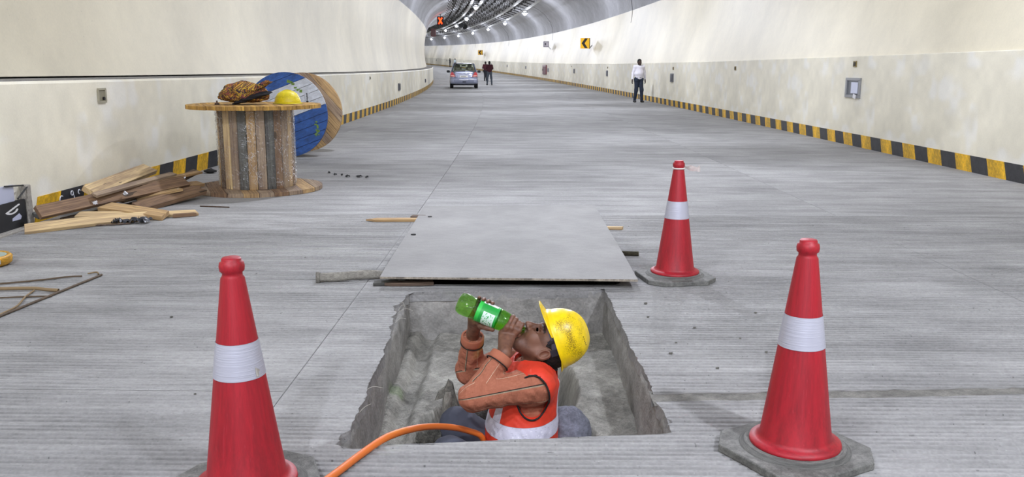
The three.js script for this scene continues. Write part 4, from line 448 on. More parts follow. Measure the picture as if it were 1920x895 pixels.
// head in its own frame: x forward, y to the crown, z to the side
function headField() {
  const both = f => [f(1), f(-1)];
  const base = union([ell(V(-0.012, 0.042, 0), V(0.096, 0.088, 0.074)), ell(V(0.028, -0.025, 0), V(0.066, 0.085, 0.06)), cap(V(0.05, -0.095, -0.012), V(0.05, -0.095, 0.012), 0.027), ...both(s => cap(V(-0.005, -0.03, 0.052 * s), V(0.045, -0.088, 0.022 * s), 0.028, 0.024)), ...both(s => ell(V(0.058, -0.018, 0.036 * s), V(0.03, 0.028, 0.026)))], 0.03);
  const brow = union([cap(V(0.084, 0.03, -0.03), V(0.088, 0.026, 0), 0.012), cap(V(0.084, 0.03, 0.03), V(0.088, 0.026, 0), 0.012)], 0.01), nose = union([cap(V(0.09, 0.014, 0), V(0.117, -0.03, 0), 0.009, 0.0125), ...both(s => ell(V(0.105, -0.033, 0.013 * s), V(0.012, 0.009, 0.008)))], 0.008);
  const lips = union([cap(V(0.094, -0.054, -0.016), V(0.1, -0.052, 0), 0.007), cap(V(0.094, -0.054, 0.016), V(0.1, -0.052, 0), 0.007), cap(V(0.09, -0.066, -0.014), V(0.096, -0.066, 0.014), 0.008)], 0.004);
  const sock = both(s => ell(V(0.092, 0.006, 0.032 * s), V(0.015, 0.013, 0.02)));
  const lids = both(s => ell(V(0.078, 0.006, 0.032 * s), V(0.0155, 0.0125, 0.0165)));
  const ear = both(s => { const a = ell(V(-0.018, 0.0, 0.078 * s), V(0.023, 0.035, 0.013)), b = ell(V(-0.012, 0.003, 0.089 * s), V(0.0135, 0.023, 0.0145)), l = ell(V(-0.008, -0.03, 0.074 * s), V(0.011, 0.012, 0.009)); return p => Math.min(smax(a(p), -b(p), 0.006), l(p)); });
  return p => { let d = base(p); d = smin(d, brow(p), 0.012); d = smax(d, -sock[0](p), 0.014); d = smax(d, -sock[1](p), 0.014); d = smin(d, lids[0](p), 0.004); d = smin(d, lids[1](p), 0.004); d = smin(d, nose(p), 0.012); d = smin(d, lips(p), 0.008); d = smin(d, Math.min(ear[0](p), ear[1](p)), 0.006); return d; };
}
const HEAD = headField();
function paint(g, f) { const P = g.attributes.position, c = new Float32Array(P.count * 3), v = V(0, 0, 0); for (let i = 0; i < P.count; i++) { v.fromBufferAttribute(P, i); const q = f(v); c.set(q, i * 3); } g.setAttribute('color', new THREE.BufferAttribute(c, 3)); return g; }
const lin = h => { const c = new THREE.Color(h); return [c.r, c.g, c.b]; };
const mixc = (a, b, t) => a.map((x, i) => lerp(x, b[i], t));
function mergeSkin(list) { return mergeGeometries(list.map(g => { const q = g.toNonIndexed(); for (const k of Object.keys(q.attributes)) if (!['position', 'normal', 'color'].includes(k)) q.deleteAttribute(k); return q; })); }
const skinMat = new THREE.MeshPhysicalMaterial({ color: 0xffffff, vertexColors: true, roughness: 0.55, clearcoat: 0.08, side: THREE.DoubleSide });
function limbUV(g, bones, tileU = 1, tileV = 1) {                // wraps a cloth round the bone that each triangle lies on: u round, v along, in metres
  const q = g.toNonIndexed(), P = q.attributes.position, uv = new Float32Array(P.count * 2), c = V(0, 0, 0), v = V(0, 0, 0);
  for (let i = 0; i < P.count; i += 3) { c.set(0, 0, 0); for (let k = 0; k < 3; k++) c.add(v.fromBufferAttribute(P, i + k)); c.multiplyScalar(1 / 3); let best = bones[0], bd = 1e9; for (const b of bones) { const d = b.f(c) * (b.w ?? 1); if (d < bd) { bd = d; best = b; } }
    const a0 = []; for (let k = 0; k < 3; k++) { v.fromBufferAttribute(P, i + k).sub(best.a); const along = v.dot(best.d), x = v.dot(best.x), y = v.dot(best.y); let an = Math.atan2(y, x); if (k && an - a0[0] > Math.PI) an -= 2 * Math.PI; if (k && an - a0[0] < -Math.PI) an += 2 * Math.PI; a0.push(an); uv[(i + k) * 2] = (an / (2 * Math.PI) + 0.5) * tileU; uv[(i + k) * 2 + 1] = along * tileV; } }
  q.setAttribute('uv', new THREE.BufferAttribute(uv, 2)); return q;
}
function boneOf(a, b, r, ref) { const d = b.clone().sub(a).normalize(), x = ref.clone().addScaledVector(d, -ref.dot(d)).normalize(), y = d.clone().cross(x); return { a, d, x, y, f: cap(a, b, r) }; }
function fingers(list, r = 0.0085) { const out = []; for (const pts of list) for (let i = 0; i + 1 < pts.length; i++) out.push([pts[i], pts[i + 1], r * (1 - 0.09 * i), r * (1 - 0.09 * (i + 1))]); return out; }

// ------------------------------------------------------------------ the worker drinking in the pit
{
  const M = (x, y, z) => V(x, z, -y);                          // across, away, up (metres)
  const base = M(0.05, 3.7, -0.66), t = thing('person', 'worker in orange vest and yellow hard hat drinking from a green bottle in the pit', 'person', base.toArray());
  const L = (x, y, z) => M(x, y, z).sub(base);
  const F = V(-0.306, 0.952, 0), U = V(0.952, 0.306, 0), S = V(0, 0, 1), Hc = L(0.135, 3.70, 0.128);
  F.normalize(); U.normalize();
  const toHead = new THREE.Matrix4().makeBasis(F, U, S).setPosition(Hc), inv = toHead.clone().invert();
  const hp = V(0, 0, 0);
  // joints
  const nSh = L(0.1, 3.535, 0.008), nEl = L(-0.162, 3.47, -0.022), nWr = L(-0.032, 3.57, 0.138), fSh = L(0.1, 3.865, 0.0), fEl = L(-0.2, 3.93, -0.07), fWr = L(-0.176, 3.83, 0.148);
  const neck0 = L(0.11, 3.7, -0.02), neck1 = Hc.clone().addScaledVector(F, -0.03).addScaledVector(U, -0.035);
  const sc = V(1, 1, 1.36);
  const torso = union([cap(L(0.045, 3.7, -0.5), L(0.045, 3.7, -0.26), 0.125, 0.125, sc), cap(L(0.045, 3.7, -0.26), L(0.075, 3.7, -0.06), 0.125, 0.112, sc), cap(nSh, fSh, 0.062)], 0.06);
  const kneeN = L(-0.27, 3.57, -0.33), kneeF = L(-0.25, 3.84, -0.30), hipN = L(0.04, 3.61, -0.5), hipF = L(0.04, 3.79, -0.5), footN = L(-0.27, 3.58, -0.6), footF = L(-0.25, 3.84, -0.6);
  const legs = union([cap(hipN, kneeN, 0.092, 0.068), cap(kneeN, footN, 0.066, 0.045), cap(hipF, kneeF, 0.092, 0.068), cap(kneeF, footF, 0.066, 0.045), cap(hipN, hipF, 0.1)], 0.03);
  const arms = [cap(nSh, nEl, 0.055, 0.043), cap(nEl, nWr, 0.043, 0.027, null), cap(fSh, fEl, 0.055, 0.043), cap(fEl, fWr, 0.043, 0.027)];
  // bottle axis, base to mouth
  const bA = L(-0.235, 3.725, 0.322), bB = L(0.05, 3.667, 0.213), bd = bB.clone().sub(bA).normalize(), down = V(0, -1, 0).addScaledVector(bd, bd.y).normalize(), far = V(0, 0, -1).addScaledVector(bd, bd.z).normalize();
  const on = (s, R, deg) => bA.clone().addScaledVector(bd, s).addScaledVector(down, R * Math.cos(deg * Math.PI / 180)).addScaledVector(far, R * Math.sin(deg * Math.PI / 180));
  // far (right) hand holds the body of the bottle from below: palm underneath, fingers behind and over the top, thumb along the near side
  const FH = []; { const R = 0.058; const kn = [0.075, 0.096, 0.117, 0.136].map((s, i) => on(s, R, 75 - i * 2)); const pal = [on(0.08, R + 0.004, 28), on(0.1, R + 0.004, 25), on(0.118, R + 0.003, 25)];
    FH.push([fWr, pal[0], 0.027, 0.02], [fWr, pal[1], 0.027, 0.021], [fWr, pal[2], 0.025, 0.019], [pal[0], kn[0], 0.018, 0.012], [pal[1], kn[1], 0.018, 0.012], [pal[1], kn[2], 0.018, 0.012], [pal[2], kn[3], 0.017, 0.012]);
    FH.push(...fingers([0, 1, 2, 3].map(i => { const s = [0.075, 0.097, 0.119, 0.139][i], l = [0.85, 0.97, 1, 0.92][i]; return [kn[i], on(s, R, 75 + 45 * l), on(s + 0.002, R - 0.001, 75 + 82 * l), on(s + 0.003, R - 0.003, 75 + 112 * l)]; }), 0.0092));
    FH.push(...fingers([[pal[2], on(0.132, R + 0.005, -2), on(0.16, R - 0.001, -18), on(0.188, R - 0.003, -28)]], 0.0138)); }
  // near (left) hand closes round the neck at his lips
  const NH = []; { const r = s => lerp(0.03, 0.014, sstep(0.245, 0.285, s)) + 0.009; const ss = [0.246, 0.263, 0.28, 0.297]; const kn = ss.map((s, i) => on(s, r(s) + 0.008, -86)); const pal = [on(0.238, 0.054, -34), on(0.257, 0.05, -38), on(0.276, 0.044, -40)];
    NH.push([nWr, pal[0], 0.028, 0.021], [nWr, pal[1], 0.028, 0.022], [nWr, pal[2], 0.026, 0.019], [pal[0], kn[0], 0.018, 0.0125], [pal[1], kn[1], 0.018, 0.0125], [pal[1], kn[2], 0.018, 0.0125], [pal[2], kn[3], 0.017, 0.0125]);
    NH.push(...fingers([0, 1, 2, 3].map(i => { const s = ss[i], R = r(s); return [kn[i], on(s + 0.002, R + 0.002, -156), on(s + 0.002, R, -214), on(s + 0.001, R - 0.002, -262)]; }), 0.0098));
    NH.push(...fingers([[pal[2], on(0.288, 0.038, -30), on(0.3, 0.03, -4), on(0.304, 0.025, 30)]], 0.0115)); }
  const handF = l => union(l.map(([a, b, r0, r1]) => cap(a, b, r0, r1)), 0.007);
  const fh = handF(FH), nh = handF(NH);
  const skin0 = lin(0x7a533f), skinD = lin(0x523528), stub = lin(0x4a3026), lip = lin(0x7d4a44);
  const inHead = p => HEAD(hp.copy(p).applyMatrix4(inv));
  const neckF = cap(neck0, neck1, 0.06, 0.054);
  const bodyF = union([torso, ...arms, legs, neckF], 0.02);
  const bodyG = nets(bodyF, [-0.5, -0.1, -0.45], [0.4, 0.82, 0.45], 0.014);
  const headG = nets(p => smin(inHead(p), neckF(p), 0.03), [Hc.x - 0.2, Hc.y - 0.16, Hc.z - 0.11], [Hc.x + 0.2, Hc.y + 0.16, Hc.z + 0.11], 0.0034);
  const box3 = l => { const lo = [9, 9, 9], hi = [-9, -9, -9]; for (const [a, b, r0, r1] of l) for (const p of [a, b]) [p.x, p.y, p.z].forEach((x, k) => { lo[k] = Math.min(lo[k], x - 0.036); hi[k] = Math.max(hi[k], x + 0.036); }); return [lo, hi]; };
  const fG = nets(p => smin(fh(p), arms[3](p), 0.015), ...box3(FH), 0.003), nG = nets(p => smin(nh(p), arms[1](p), 0.015), ...box3(NH), 0.003);
  const tone = (v, k) => 0.92 + 0.2 * n3(v.x * 60, v.y * 60, v.z * 60, 3) + k;
  paint(bodyG, v => skin0); for (const g of [fG, nG]) paint(g, v => mixc(skin0, skinD, clamp(0.35 + n3(v.x * 90, v.y * 90, v.z * 90, 5), 0, 1)));
  paint(headG, v => { hp.copy(v).applyMatrix4(inv); const c = mixc(skin0, skinD, clamp(0.15 + 0.5 * n3(v.x * 50, v.y * 50, v.z * 50, 6), 0, 0.6)); const jaw = sstep(-0.035, -0.06, hp.y) * sstep(-0.03, 0.0, hp.x) * (0.55 + 0.6 * n3(v.x * 300, v.y * 300, v.z * 300, 7)) , mus = sstep(0.012, 0.004, Math.abs(hp.y + 0.043)) * sstep(0.085, 0.095, hp.x); const li = (hp.x > 0.09 && hp.y < -0.05 && hp.y > -0.074 && Math.abs(hp.z) < 0.022) ? 0.6 : 0; let q = mixc(c, stub, clamp(Math.max(jaw, mus * 0.8) * 0.9, 0, 0.85)); q = mixc(q, lip, li); const br = Math.abs(hp.y - 0.034 + 0.25 * (Math.abs(hp.z) - 0.03) ** 2 * 30) < 0.0055 && hp.x > 0.066 && Math.abs(hp.z) > 0.012 && Math.abs(hp.z) < 0.052; return br ? mixc(q, lin(0x17110e), 0.85) : q; });
  const body = part('body', mergeSkin([bodyG, headG, fG, nG]), skinMat, t);
  const fix = (m) => { m.applyMatrix4(toHead); return m; };
  for (const s of [1, -1]) { const e = new THREE.SphereGeometry(0.0118, 24, 16).scale(1, 0.62, 1.15).translate(0.0845, 0.0045, 0.0335 * s); part('eye', fix(e), std(0xb9aea4, 0.3), body, 'white of the eye'); part('iris', fix(new THREE.SphereGeometry(0.0054, 16, 12).translate(0.0913, 0.0048, 0.0318 * s)), std(0x1b120d, 0.2), body); }
  // hair under the hat
  const hairF = p => { hp.copy(p).applyMatrix4(inv); const sk = ell(V(-0.014, 0.04, 0), V(0.102, 0.094, 0.079))(hp); const n = 0.003 * n3(hp.x * 160, hp.y * 160, hp.z * 160, 9); let cut = hp.x - lerp(0.012, 0.062, sstep(0.0, 0.09, hp.y)); cut = Math.min(cut, 1); const low = -(hp.y + 0.052 - 0.35 * Math.max(0, hp.x + 0.02)) ; const nape = -(hp.y + 0.06); const earHole = 0.03 - Math.hypot((hp.x + 0.012), (hp.y - 0.0) * 0.8) + Math.max(0, 0.06 - Math.abs(hp.z)) * 3; return Math.max(sk - 0.0015 + n, cut, hp.x > -0.03 ? -(hp.y + 0.012) : nape, earHole * 0.7); };
  part('hair', nets(hairF, [Hc.x - 0.15, Hc.y - 0.15, Hc.z - 0.1], [Hc.x + 0.17, Hc.y + 0.15, Hc.z + 0.1], 0.0042), std(0x120e0c, 0.75), t, 'short black hair');
  // shirt
  const wr = p => 0.011 * n3(p.x * 24 + p.y * 14, p.y * 26 - p.x * 10, p.z * 22, 11) + 0.006 * n3(p.x * 62 + p.y * 30, p.y * 40, p.z * 46, 12);
  const A = [[nSh, nEl, 0.077, 0.058], [nEl, nWr, 0.056, 0.042], [fSh, fEl, 0.076, 0.064], [fEl, fWr, 0.062, 0.046]].map(([a, b, r0, r1]) => cap(a, b, r0, r1));
  const sleeves = union([union([A[0], A[1]], 0.02), union([A[2], A[3]], 0.02)], 0.03);
  const cuffCut = (wrist, el, k) => { const d = wrist.clone().sub(el).normalize(), o = wrist.clone().addScaledVector(d, k); const reach = 0.14; return p => { const v = p.clone().sub(o); const al = v.dot(d); return v.length() < reach ? al : -1; }; };
  const cN = cuffCut(nWr, nEl, -0.022), cF = cuffCut(fWr, fEl, -0.025);
  const shirtF = p => { let d = smin(torso(p) - 0.008, sleeves(p), 0.03) + wr(p); d = smax(d, -(neckF(p) - 0.012), 0.008); d = Math.max(d, cN(p), cF(p), L(0, 3.7, -0.5).y - p.y); return d; };
  const stripe = (() => { const cv = document.createElement('canvas'); cv.width = 1024; cv.height = 64; const c = cv.getContext('2d'); c.fillStyle = '#a1624a'; c.fillRect(0, 0, 1024, 64); const r = rng(4); for (let i = 0; i < 1400; i++) { c.fillStyle = r() > 0.5 ? 'rgba(140,76,54,0.16)' : 'rgba(196,128,100,0.14)'; c.fillRect(r() * 1024, r() * 64, 2 + r() * 14, 1 + r() * 3); } for (let k = 0; k < 3; k++) { const x = 90 + k * 341; c.fillStyle = '#97866f'; c.fillRect(x, 0, 11, 64); c.fillStyle = '#1d1714'; c.fillRect(x + 11, 0, 9, 64); c.fillStyle = '#d8bfa4'; c.fillRect(x + 166, 0, 5, 64); c.fillStyle = 'rgba(90,46,34,0.7)'; c.fillRect(x + 171, 0, 3, 64); } const tx = new THREE.CanvasTexture(cv); tx.colorSpace = THREE.SRGBColorSpace; tx.wrapS = tx.wrapT = THREE.RepeatWrapping; const cr = blend(256, 256, [[7, 9, 1, 531], [16, 22, 0.8, 532], [60, 60, 0.25, 533]]); const bt = dataTex(256, 256, i => grey(128 + cr[i] * 110), false); return std(0xffffff, 0.88, 0, { map: tx, bumpMap: bt, bumpScale: 0.009 }); })();
  const view = V(0, 0, 1), bones = [boneOf(nSh, nEl, 0.07, V(0, -1, 0.25)), boneOf(nEl, nWr, 0.055, V(-0.4, 0.3, 1)), boneOf(fSh, fEl, 0.07, V(0, -1, 0.25)), boneOf(fEl, fWr, 0.055, V(0.1, 0, 1)), { ...boneOf(L(0.05, 3.7, -0.5), L(0.075, 3.7, -0.06), 0.1, V(0, 0, 1)), f: p => torso(p) + 0.03 }];
  part('shirt', limbUV(nets(shirtF, [-0.42, 0.08, -0.4], [0.36, 0.84, 0.4], 0.0085), bones, 1, 4), stripe, t, 'brick orange shirt with thin black and white stripes');
  const cuff = (w, e, r, k) => { const d = w.clone().sub(e).normalize(), q = new THREE.Quaternion().setFromUnitVectors(V(0, 1, 0), d), o = w.clone().addScaledVector(d, k); return lathe([[r - 0.004, 0], [r + 0.003, 0.001], [r + 0.005, 0.012], [r + 0.004, 0.036], [r, 0.04], [r - 0.006, 0.039]], 28).applyQuaternion(q).translate(o.x, o.y, o.z); };
  const cuffM = std(0xa9664c, 0.9), trimM = std(0x191412, 0.8);
  part('cuff', cuff(nWr, nEl, 0.047, -0.05), cuffM, t); part('cuff', cuff(fWr, fEl, 0.049, -0.06), cuffM, t);
  for (const [w, e, k] of [[nWr, nEl, -0.052], [fWr, fEl, -0.062]]) { const d = w.clone().sub(e).normalize(), o = w.clone().addScaledVector(d, k); part('cuff_piping', new THREE.TorusGeometry(0.0525, 0.0028, 6, 32).applyQuaternion(new THREE.Quaternion().setFromUnitVectors(V(0, 0, 1), d)).translate(o.x, o.y, o.z), trimM, t, 'black piping'); }
  // vest
  const armC = L(0.09, 3.7, -0.034), hole = p => { const dx = (p.x - armC.x) / 0.068, dy = (p.y - armC.y) / 0.104; return Math.abs(p.z - armC.z) > 0.1 ? (1 - Math.hypot(dx, dy)) * 0.078 : -0.2; };
  const vestBase = p => torso(p) - 0.025 + 0.5 * wr(p);
  const vestF = p => { let d = vestBase(p); d = Math.max(d, hole(p)); d = Math.max(d, -(neckF(p) - 0.042), L(0, 3.7, -0.47).y - p.y); return d; };
  const vestTex = (() => { const W = 2048, H = 1024, cv = document.createElement('canvas'); cv.width = W; cv.height = H; const c = cv.getContext('2d'); c.fillStyle = '#d93a22'; c.fillRect(0, 0, W, H); const r = rng(6); for (let i = 0; i < 900; i++) { c.fillStyle = r() > 0.5 ? 'rgba(170,30,18,0.12)' : 'rgba(240,90,60,0.12)'; c.fillRect(r() * W, r() * H, 4 + r() * 60, 2 + r() * 5); }
    const X = deg => (deg / 360 + 0.5) * W, Y = z => H - (z + 0.5) / 0.62 * H;          // height -0.5 .. 0.12
    const silver = (x, y, w, h) => { c.fillStyle = '#cfcedd'; c.fillRect(x, y, w, h); for (let i = 0; i < w * h / 700; i++) { c.fillStyle = r() > 0.5 ? 'rgba(150,150,170,0.35)' : 'rgba(250,250,255,0.5)'; c.fillRect(x + r() * Math.max(2, w - 14), y + r() * Math.max(2, h - 8), 4 + r() * 12, 2 + r() * 6); } };
    silver(0, Y(-0.172), W, 0.066 / 0.62 * H); for (const s of [1, -1]) { } silver(X(36), Y(-0.02), 0.052 * W, Y(-0.172) - Y(-0.02)); silver(X(-86), Y(0.12), 0.05 * W, Y(-0.172) - Y(0.12)); silver(X(112), Y(-0.02), 0.045 * W, Y(-0.172) - Y(-0.02)); silver(X(-140), Y(0.12), 0.05 * W, Y(-0.172) - Y(0.12)); c.strokeStyle = '#8f8f9c'; c.lineWidth = 2; c.strokeRect(-5, Y(-0.172), W + 10, 0.066 / 0.62 * H); const tx = new THREE.CanvasTexture(cv); tx.colorSpace = THREE.SRGBColorSpace; tx.wrapS = THREE.RepeatWrapping; return tx; })();
  const vg = nets(vestF, [-0.22, 0.12, -0.34], [0.36, 0.84, 0.34], 0.0075); const vb = { a: L(0.06, 3.7, -0.5), d: V(0, 1, 0), x: V(0, 0, 1), y: V(-1, 0, 0), f: () => 0 };
  const vq = limbUV(vg, [vb], 1, 1 / 0.62);
  part('vest', vq, std(0xffffff, 0.6, 0, { map: vestTex }), t, 'orange red vest with silver tape');
  const ring = []; for (let k = 0; k <= 48; k++) { const a = k / 48 * Math.PI * 2, x = armC.x + 0.07 * Math.cos(a), y = armC.y + 0.106 * Math.sin(a); let z = 0.36; for (let i = 0; i < 90; i++) { const d = vestBase(V(x, y, z)); if (d < 0.001) break; z -= Math.max(0.002, d * 0.7); } ring.push(V(x, y, Math.max(z, 0.1) + 0.001)); }
  part('armhole_piping', new THREE.TubeGeometry(new THREE.CatmullRomCurve3(ring.slice(0, -1), true), 120, 0.0042, 7, true), trimM, t, 'black piping round the armhole');
  // trousers and boots
  part('trousers', nets(p => Math.max(union([legs], 0.03)(p) - 0.012 + 0.8 * wr(p), p.y - L(0, 3.7, -0.36).y - 0.2), [-0.44, -0.05, -0.4], [0.26, 0.5, 0.4], 0.011), mottled(0x565a68, 0.25, 0.3, 501, 0.9), t, 'blue grey trousers');
  for (const [f0, k] of [[footN, 0], [footF, 1]]) part('boot', nets(union([cap(f0.clone().add(V(0, 0.0, 0)), f0.clone().add(V(0, -0.02, 0)), 0.055), cap(f0.clone().add(V(0.02, -0.025, 0)), f0.clone().add(V(-0.15, -0.03, 0)), 0.045, 0.04)], 0.03), [f0.x - 0.24, f0.y - 0.11, f0.z - 0.1], [f0.x + 0.12, f0.y + 0.09, f0.z + 0.1], 0.01), dark, t);
  // ---------------- hard hat
  const hat = thing('hard_hat', 'scuffed yellow hard hat with vent holes, worn by the drinking worker', 'hard hat'); toHead.clone().premultiply(new THREE.Matrix4().setPosition(base)).decompose(hat.position, hat.quaternion, hat.scale);
  { const N = 512, n = blend(N, N, [[6, 6, 0.8, 511], [24, 24, 0.6, 512], [120, 120, 0.5, 513]]), sp = layer(N, N, 190, 190, 514), pat = blend(N, N, [[3, 3, 1, 515], [7, 7, 0.7, 516]]); const ym = std(0xffffff, 0.34, 0, { map: dataTex(N, N, i => { let k = 1 + n[i] * 0.1; let c = [236 * k, 203 * k, 12]; const dirt = sp[i] > 0.97 - 0.85 * Math.max(0, pat[i]) ? 0.62 : 0; return mixc(c, [86, 66, 22], dirt); }) });
    const cx = 0.014, u0 = 0.064, a = 0.133, w = 0.114, h = 0.145; const shell = grid(72, 30, (u, v) => { const an = u * Math.PI * 2, q = v * Math.PI / 2, pr = Math.pow(Math.cos(q), 0.82), py = Math.pow(Math.sin(q), 0.92); const lip = v < 0.05 ? 0.004 : 0; let rid = 0.006 * Math.exp(-((Math.sin(an) * w * pr / 0.016) ** 2)) * sstep(0.2, 0.5, v); return [V(cx + Math.cos(an) * (a * pr + lip), u0 + py * (h + rid), Math.sin(an) * (w * pr + lip)), u * 2, v]; });
    part('shell', shell, ym, hat); const inner = grid(48, 16, (u, v) => { const an = u * Math.PI * 2, q = v * Math.PI / 2, pr = Math.pow(Math.cos(q), 0.82), py = Math.pow(Math.sin(q), 0.92); return [V(cx + Math.cos(an) * (a - 0.004) * pr, u0 + py * (h - 0.005), Math.sin(an) * (w - 0.004) * pr), u, v]; }); part('lining', inner, std(0x8c7a10, 0.6), hat);
    const brim = grid(40, 6, (u, v) => { const an = lerp(-1.25, 1.25, u), e = Math.cos(an / 1.25 * Math.PI / 2), o = v * (0.012 + 0.036 * Math.pow(e, 0.8)); return [V(cx + Math.cos(an) * (a + o), u0 - o * 0.32 + 0.001, Math.sin(an) * (w + o * 0.8)), u, v * 0.1]; }); const b2 = brim.clone().translate(0, -0.0035, 0); part('brim', [brim, b2, tube(Array.from({ length: 21 }, (_, i) => { const u = i / 20, an = lerp(-1.25, 1.25, u), e = Math.cos(an / 1.25 * Math.PI / 2), o = 0.012 + 0.036 * Math.pow(e, 0.8); return V(cx + Math.cos(an) * (a + o), u0 - o * 0.32 - 0.001, Math.sin(an) * (w + o * 0.8)); }), 0.003, 40, 6)], ym, hat);
    part('rear_lip', grid(24, 4, (u, v) => { const an = lerp(Math.PI - 1.0, Math.PI + 1.0, u), e = Math.cos((u - 0.5) * Math.PI), o = v * 0.016 * e; return [V(cx + Math.cos(an) * (a + 0.003 + o), u0 - v * 0.018 * e, Math.sin(an) * (w + 0.003 + o)), u * 0.5, v * 0.1]; }), ym, hat);
    const hb = grid(48, 3, (u, v) => { const an = lerp(0.2, 2 * Math.PI - 0.2, u), y = lerp(lerp(0.046, 0.026, sstep(0.3, -0.6, Math.cos(an))), 0.068, v); return [V(cx - 0.012 + Math.cos(an) * 0.1, y, Math.sin(an) * 0.0835), u, v]; }); part('headband', hb, std(0x4a4656, 0.7), hat, 'dark grey harness band'); part('harness_clip', [box(0.03, 0.03, 0.006, -0.02, 0.045, 0.086, 0.002), box(0.014, 0.05, 0.006, 0.03, 0.056, 0.083, 0.002)], std(0x24222c, 0.6), hat); part('ratchet', box(0.02, 0.03, 0.05, -0.112, 0.02, 0, 0.005), std(0x1c1b22, 0.6), hat);
    for (let k = 0; k < 5; k++) { const an = 1.57 + 0.35 - k * 0.13 + 0.25, q = 0.98; const pr = Math.pow(Math.cos(q), 0.82), py = Math.pow(Math.sin(q), 0.92); const p = V(cx + Math.cos(an) * a * pr, u0 + py * h, Math.sin(an) * w * pr); part('vent_hole', new THREE.SphereGeometry(0.0026, 10, 8).translate(p.x, p.y, p.z), black, hat); }
  }
  // ---------------- bottle
  { const len = bB.clone().sub(bA).length() + 0.008, b = thing('drink_bottle', 'green plastic drink bottle with a white printed label held to the worker\'s mouth', 'bottle', bA.clone().add(base).toArray()); b.quaternion.setFromUnitVectors(V(0, 1, 0), bd);
    const k = len / 0.31, pr = [[0, 0.006], [0.02, 0.003], [0.034, 0.0], [0.044, 0.006], [0.0485, 0.02], [0.0495, 0.04], [0.0485, 0.058], [0.0462, 0.07], [0.0462, 0.08], [0.0478, 0.09], [0.0478, 0.186], [0.0475, 0.192], [0.0462, 0.208], [0.0425, 0.23], [0.034, 0.252], [0.021, 0.27], [0.0138, 0.278], [0.0138, 0.297], [0.0155, 0.298], [0.0155, 0.301], [0.0128, 0.302], [0.0125, 0.31], [0.0105, 0.31]].map(([r, y]) => [r, y * k]);
    const gl = new THREE.MeshPhysicalMaterial({ color: new THREE.Color(0.58, 0.92, 0.34), transmission: 1, thickness: 0, roughness: 0.06, ior: 1.5, side: THREE.DoubleSide }); const g = lathe(pr, 56), P = g.attributes.position; for (let i = 0; i < P.count; i++) { const y = P.getY(i), x = P.getX(i), z = P.getZ(i), a = Math.atan2(z, x); if (y < 0.075 * k) { const s = 1 + 0.05 * Math.cos(a * 5) * sstep(0.03, 0, y) + 0.012 * Math.sin(a * 8 + y * 120) * sstep(0.0, 0.02, y); P.setX(i, x * s); P.setZ(i, z * s); } } g.computeVertexNormals(); part('shell', g, gl, b, 'clear green plastic');
    const liq = lathe(pr.map(([r, y]) => [Math.max(0, r - 0.002), y]).filter(q => q[1] > 0.1 * k).map((q, i) => q), 40); part('drink', mergeGeometries([liq]), new THREE.MeshPhysicalMaterial({ color: new THREE.Color(0.8, 0.97, 0.5), transmission: 1, thickness: 0, roughness: 0.1, ior: 1.33, side: THREE.DoubleSide }), b, 'green tinted drink');
    const cv = document.createElement('canvas'); cv.width = 512; cv.height = 160; const c = cv.getContext('2d'); c.fillStyle = '#1f9a3c'; c.fillRect(0, 0, 512, 160); c.fillStyle = '#35c04a'; c.fillRect(0, 132, 512, 28); const r = rng(9); for (let q = 0; q < 2; q++) { c.fillStyle = '#cfe8d8'; c.fillRect(20 + q * 256, 16, 130, 92); c.fillStyle = '#1f9a3c'; for (let i = 0; i < 40; i++) c.fillRect(24 + q * 256 + r() * 112, 20 + r() * 82, 4 + r() * 12, 2 + r() * 4); c.fillStyle = '#dfe5e0'; c.fillRect(168 + q * 256, 20, 40, 112); c.fillStyle = '#33392f'; for (let i = 0; i < 9; i++) c.fillRect(172 + q * 256, 28 + i * 10, 8 + r() * 16, 4); c.fillStyle = '#c9a53a'; c.fillRect(180 + q * 256, 120, 10, 16); } const tx = new THREE.CanvasTexture(cv); tx.colorSpace = THREE.SRGBColorSpace; const lg = new THREE.CylinderGeometry(0.0486, 0.0486, 0.092 * k, 48, 1, true).translate(0, 0.138 * k, 0); lg.rotateY(2.2); part('label', lg, new THREE.MeshStandardMaterial({ map: tx, roughness: 0.4, side: THREE.DoubleSide }), b, 'green and white printed label'); }
  // sack behind him
  { const g = new THREE.SphereGeometry(1, 40, 28), P = g.attributes.position; for (let i = 0; i < P.count; i++) { const v = V(P.getX(i), P.getY(i), P.getZ(i)); const k = 1 + 0.12 * n3(v.x * 3, v.y * 3, v.z * 3, 4) + 0.05 * n3(v.x * 9, v.y * 9, v.z * 9, 5); P.setXYZ(i, v.x * 0.12 * k, v.y * (v.y > 0 ? 0.15 : 0.19) * k, v.z * 0.13 * k); } g.computeVertexNormals(); const p = M(0.26, 3.86, -0.37); single('sack', g.translate(p.x, p.y, p.z), mottled(0x6f717c, 0.25, 0.3, 521, 0.9), 'rounded grey blue sack behind the worker\'s back in the pit', 'sack'); }
}
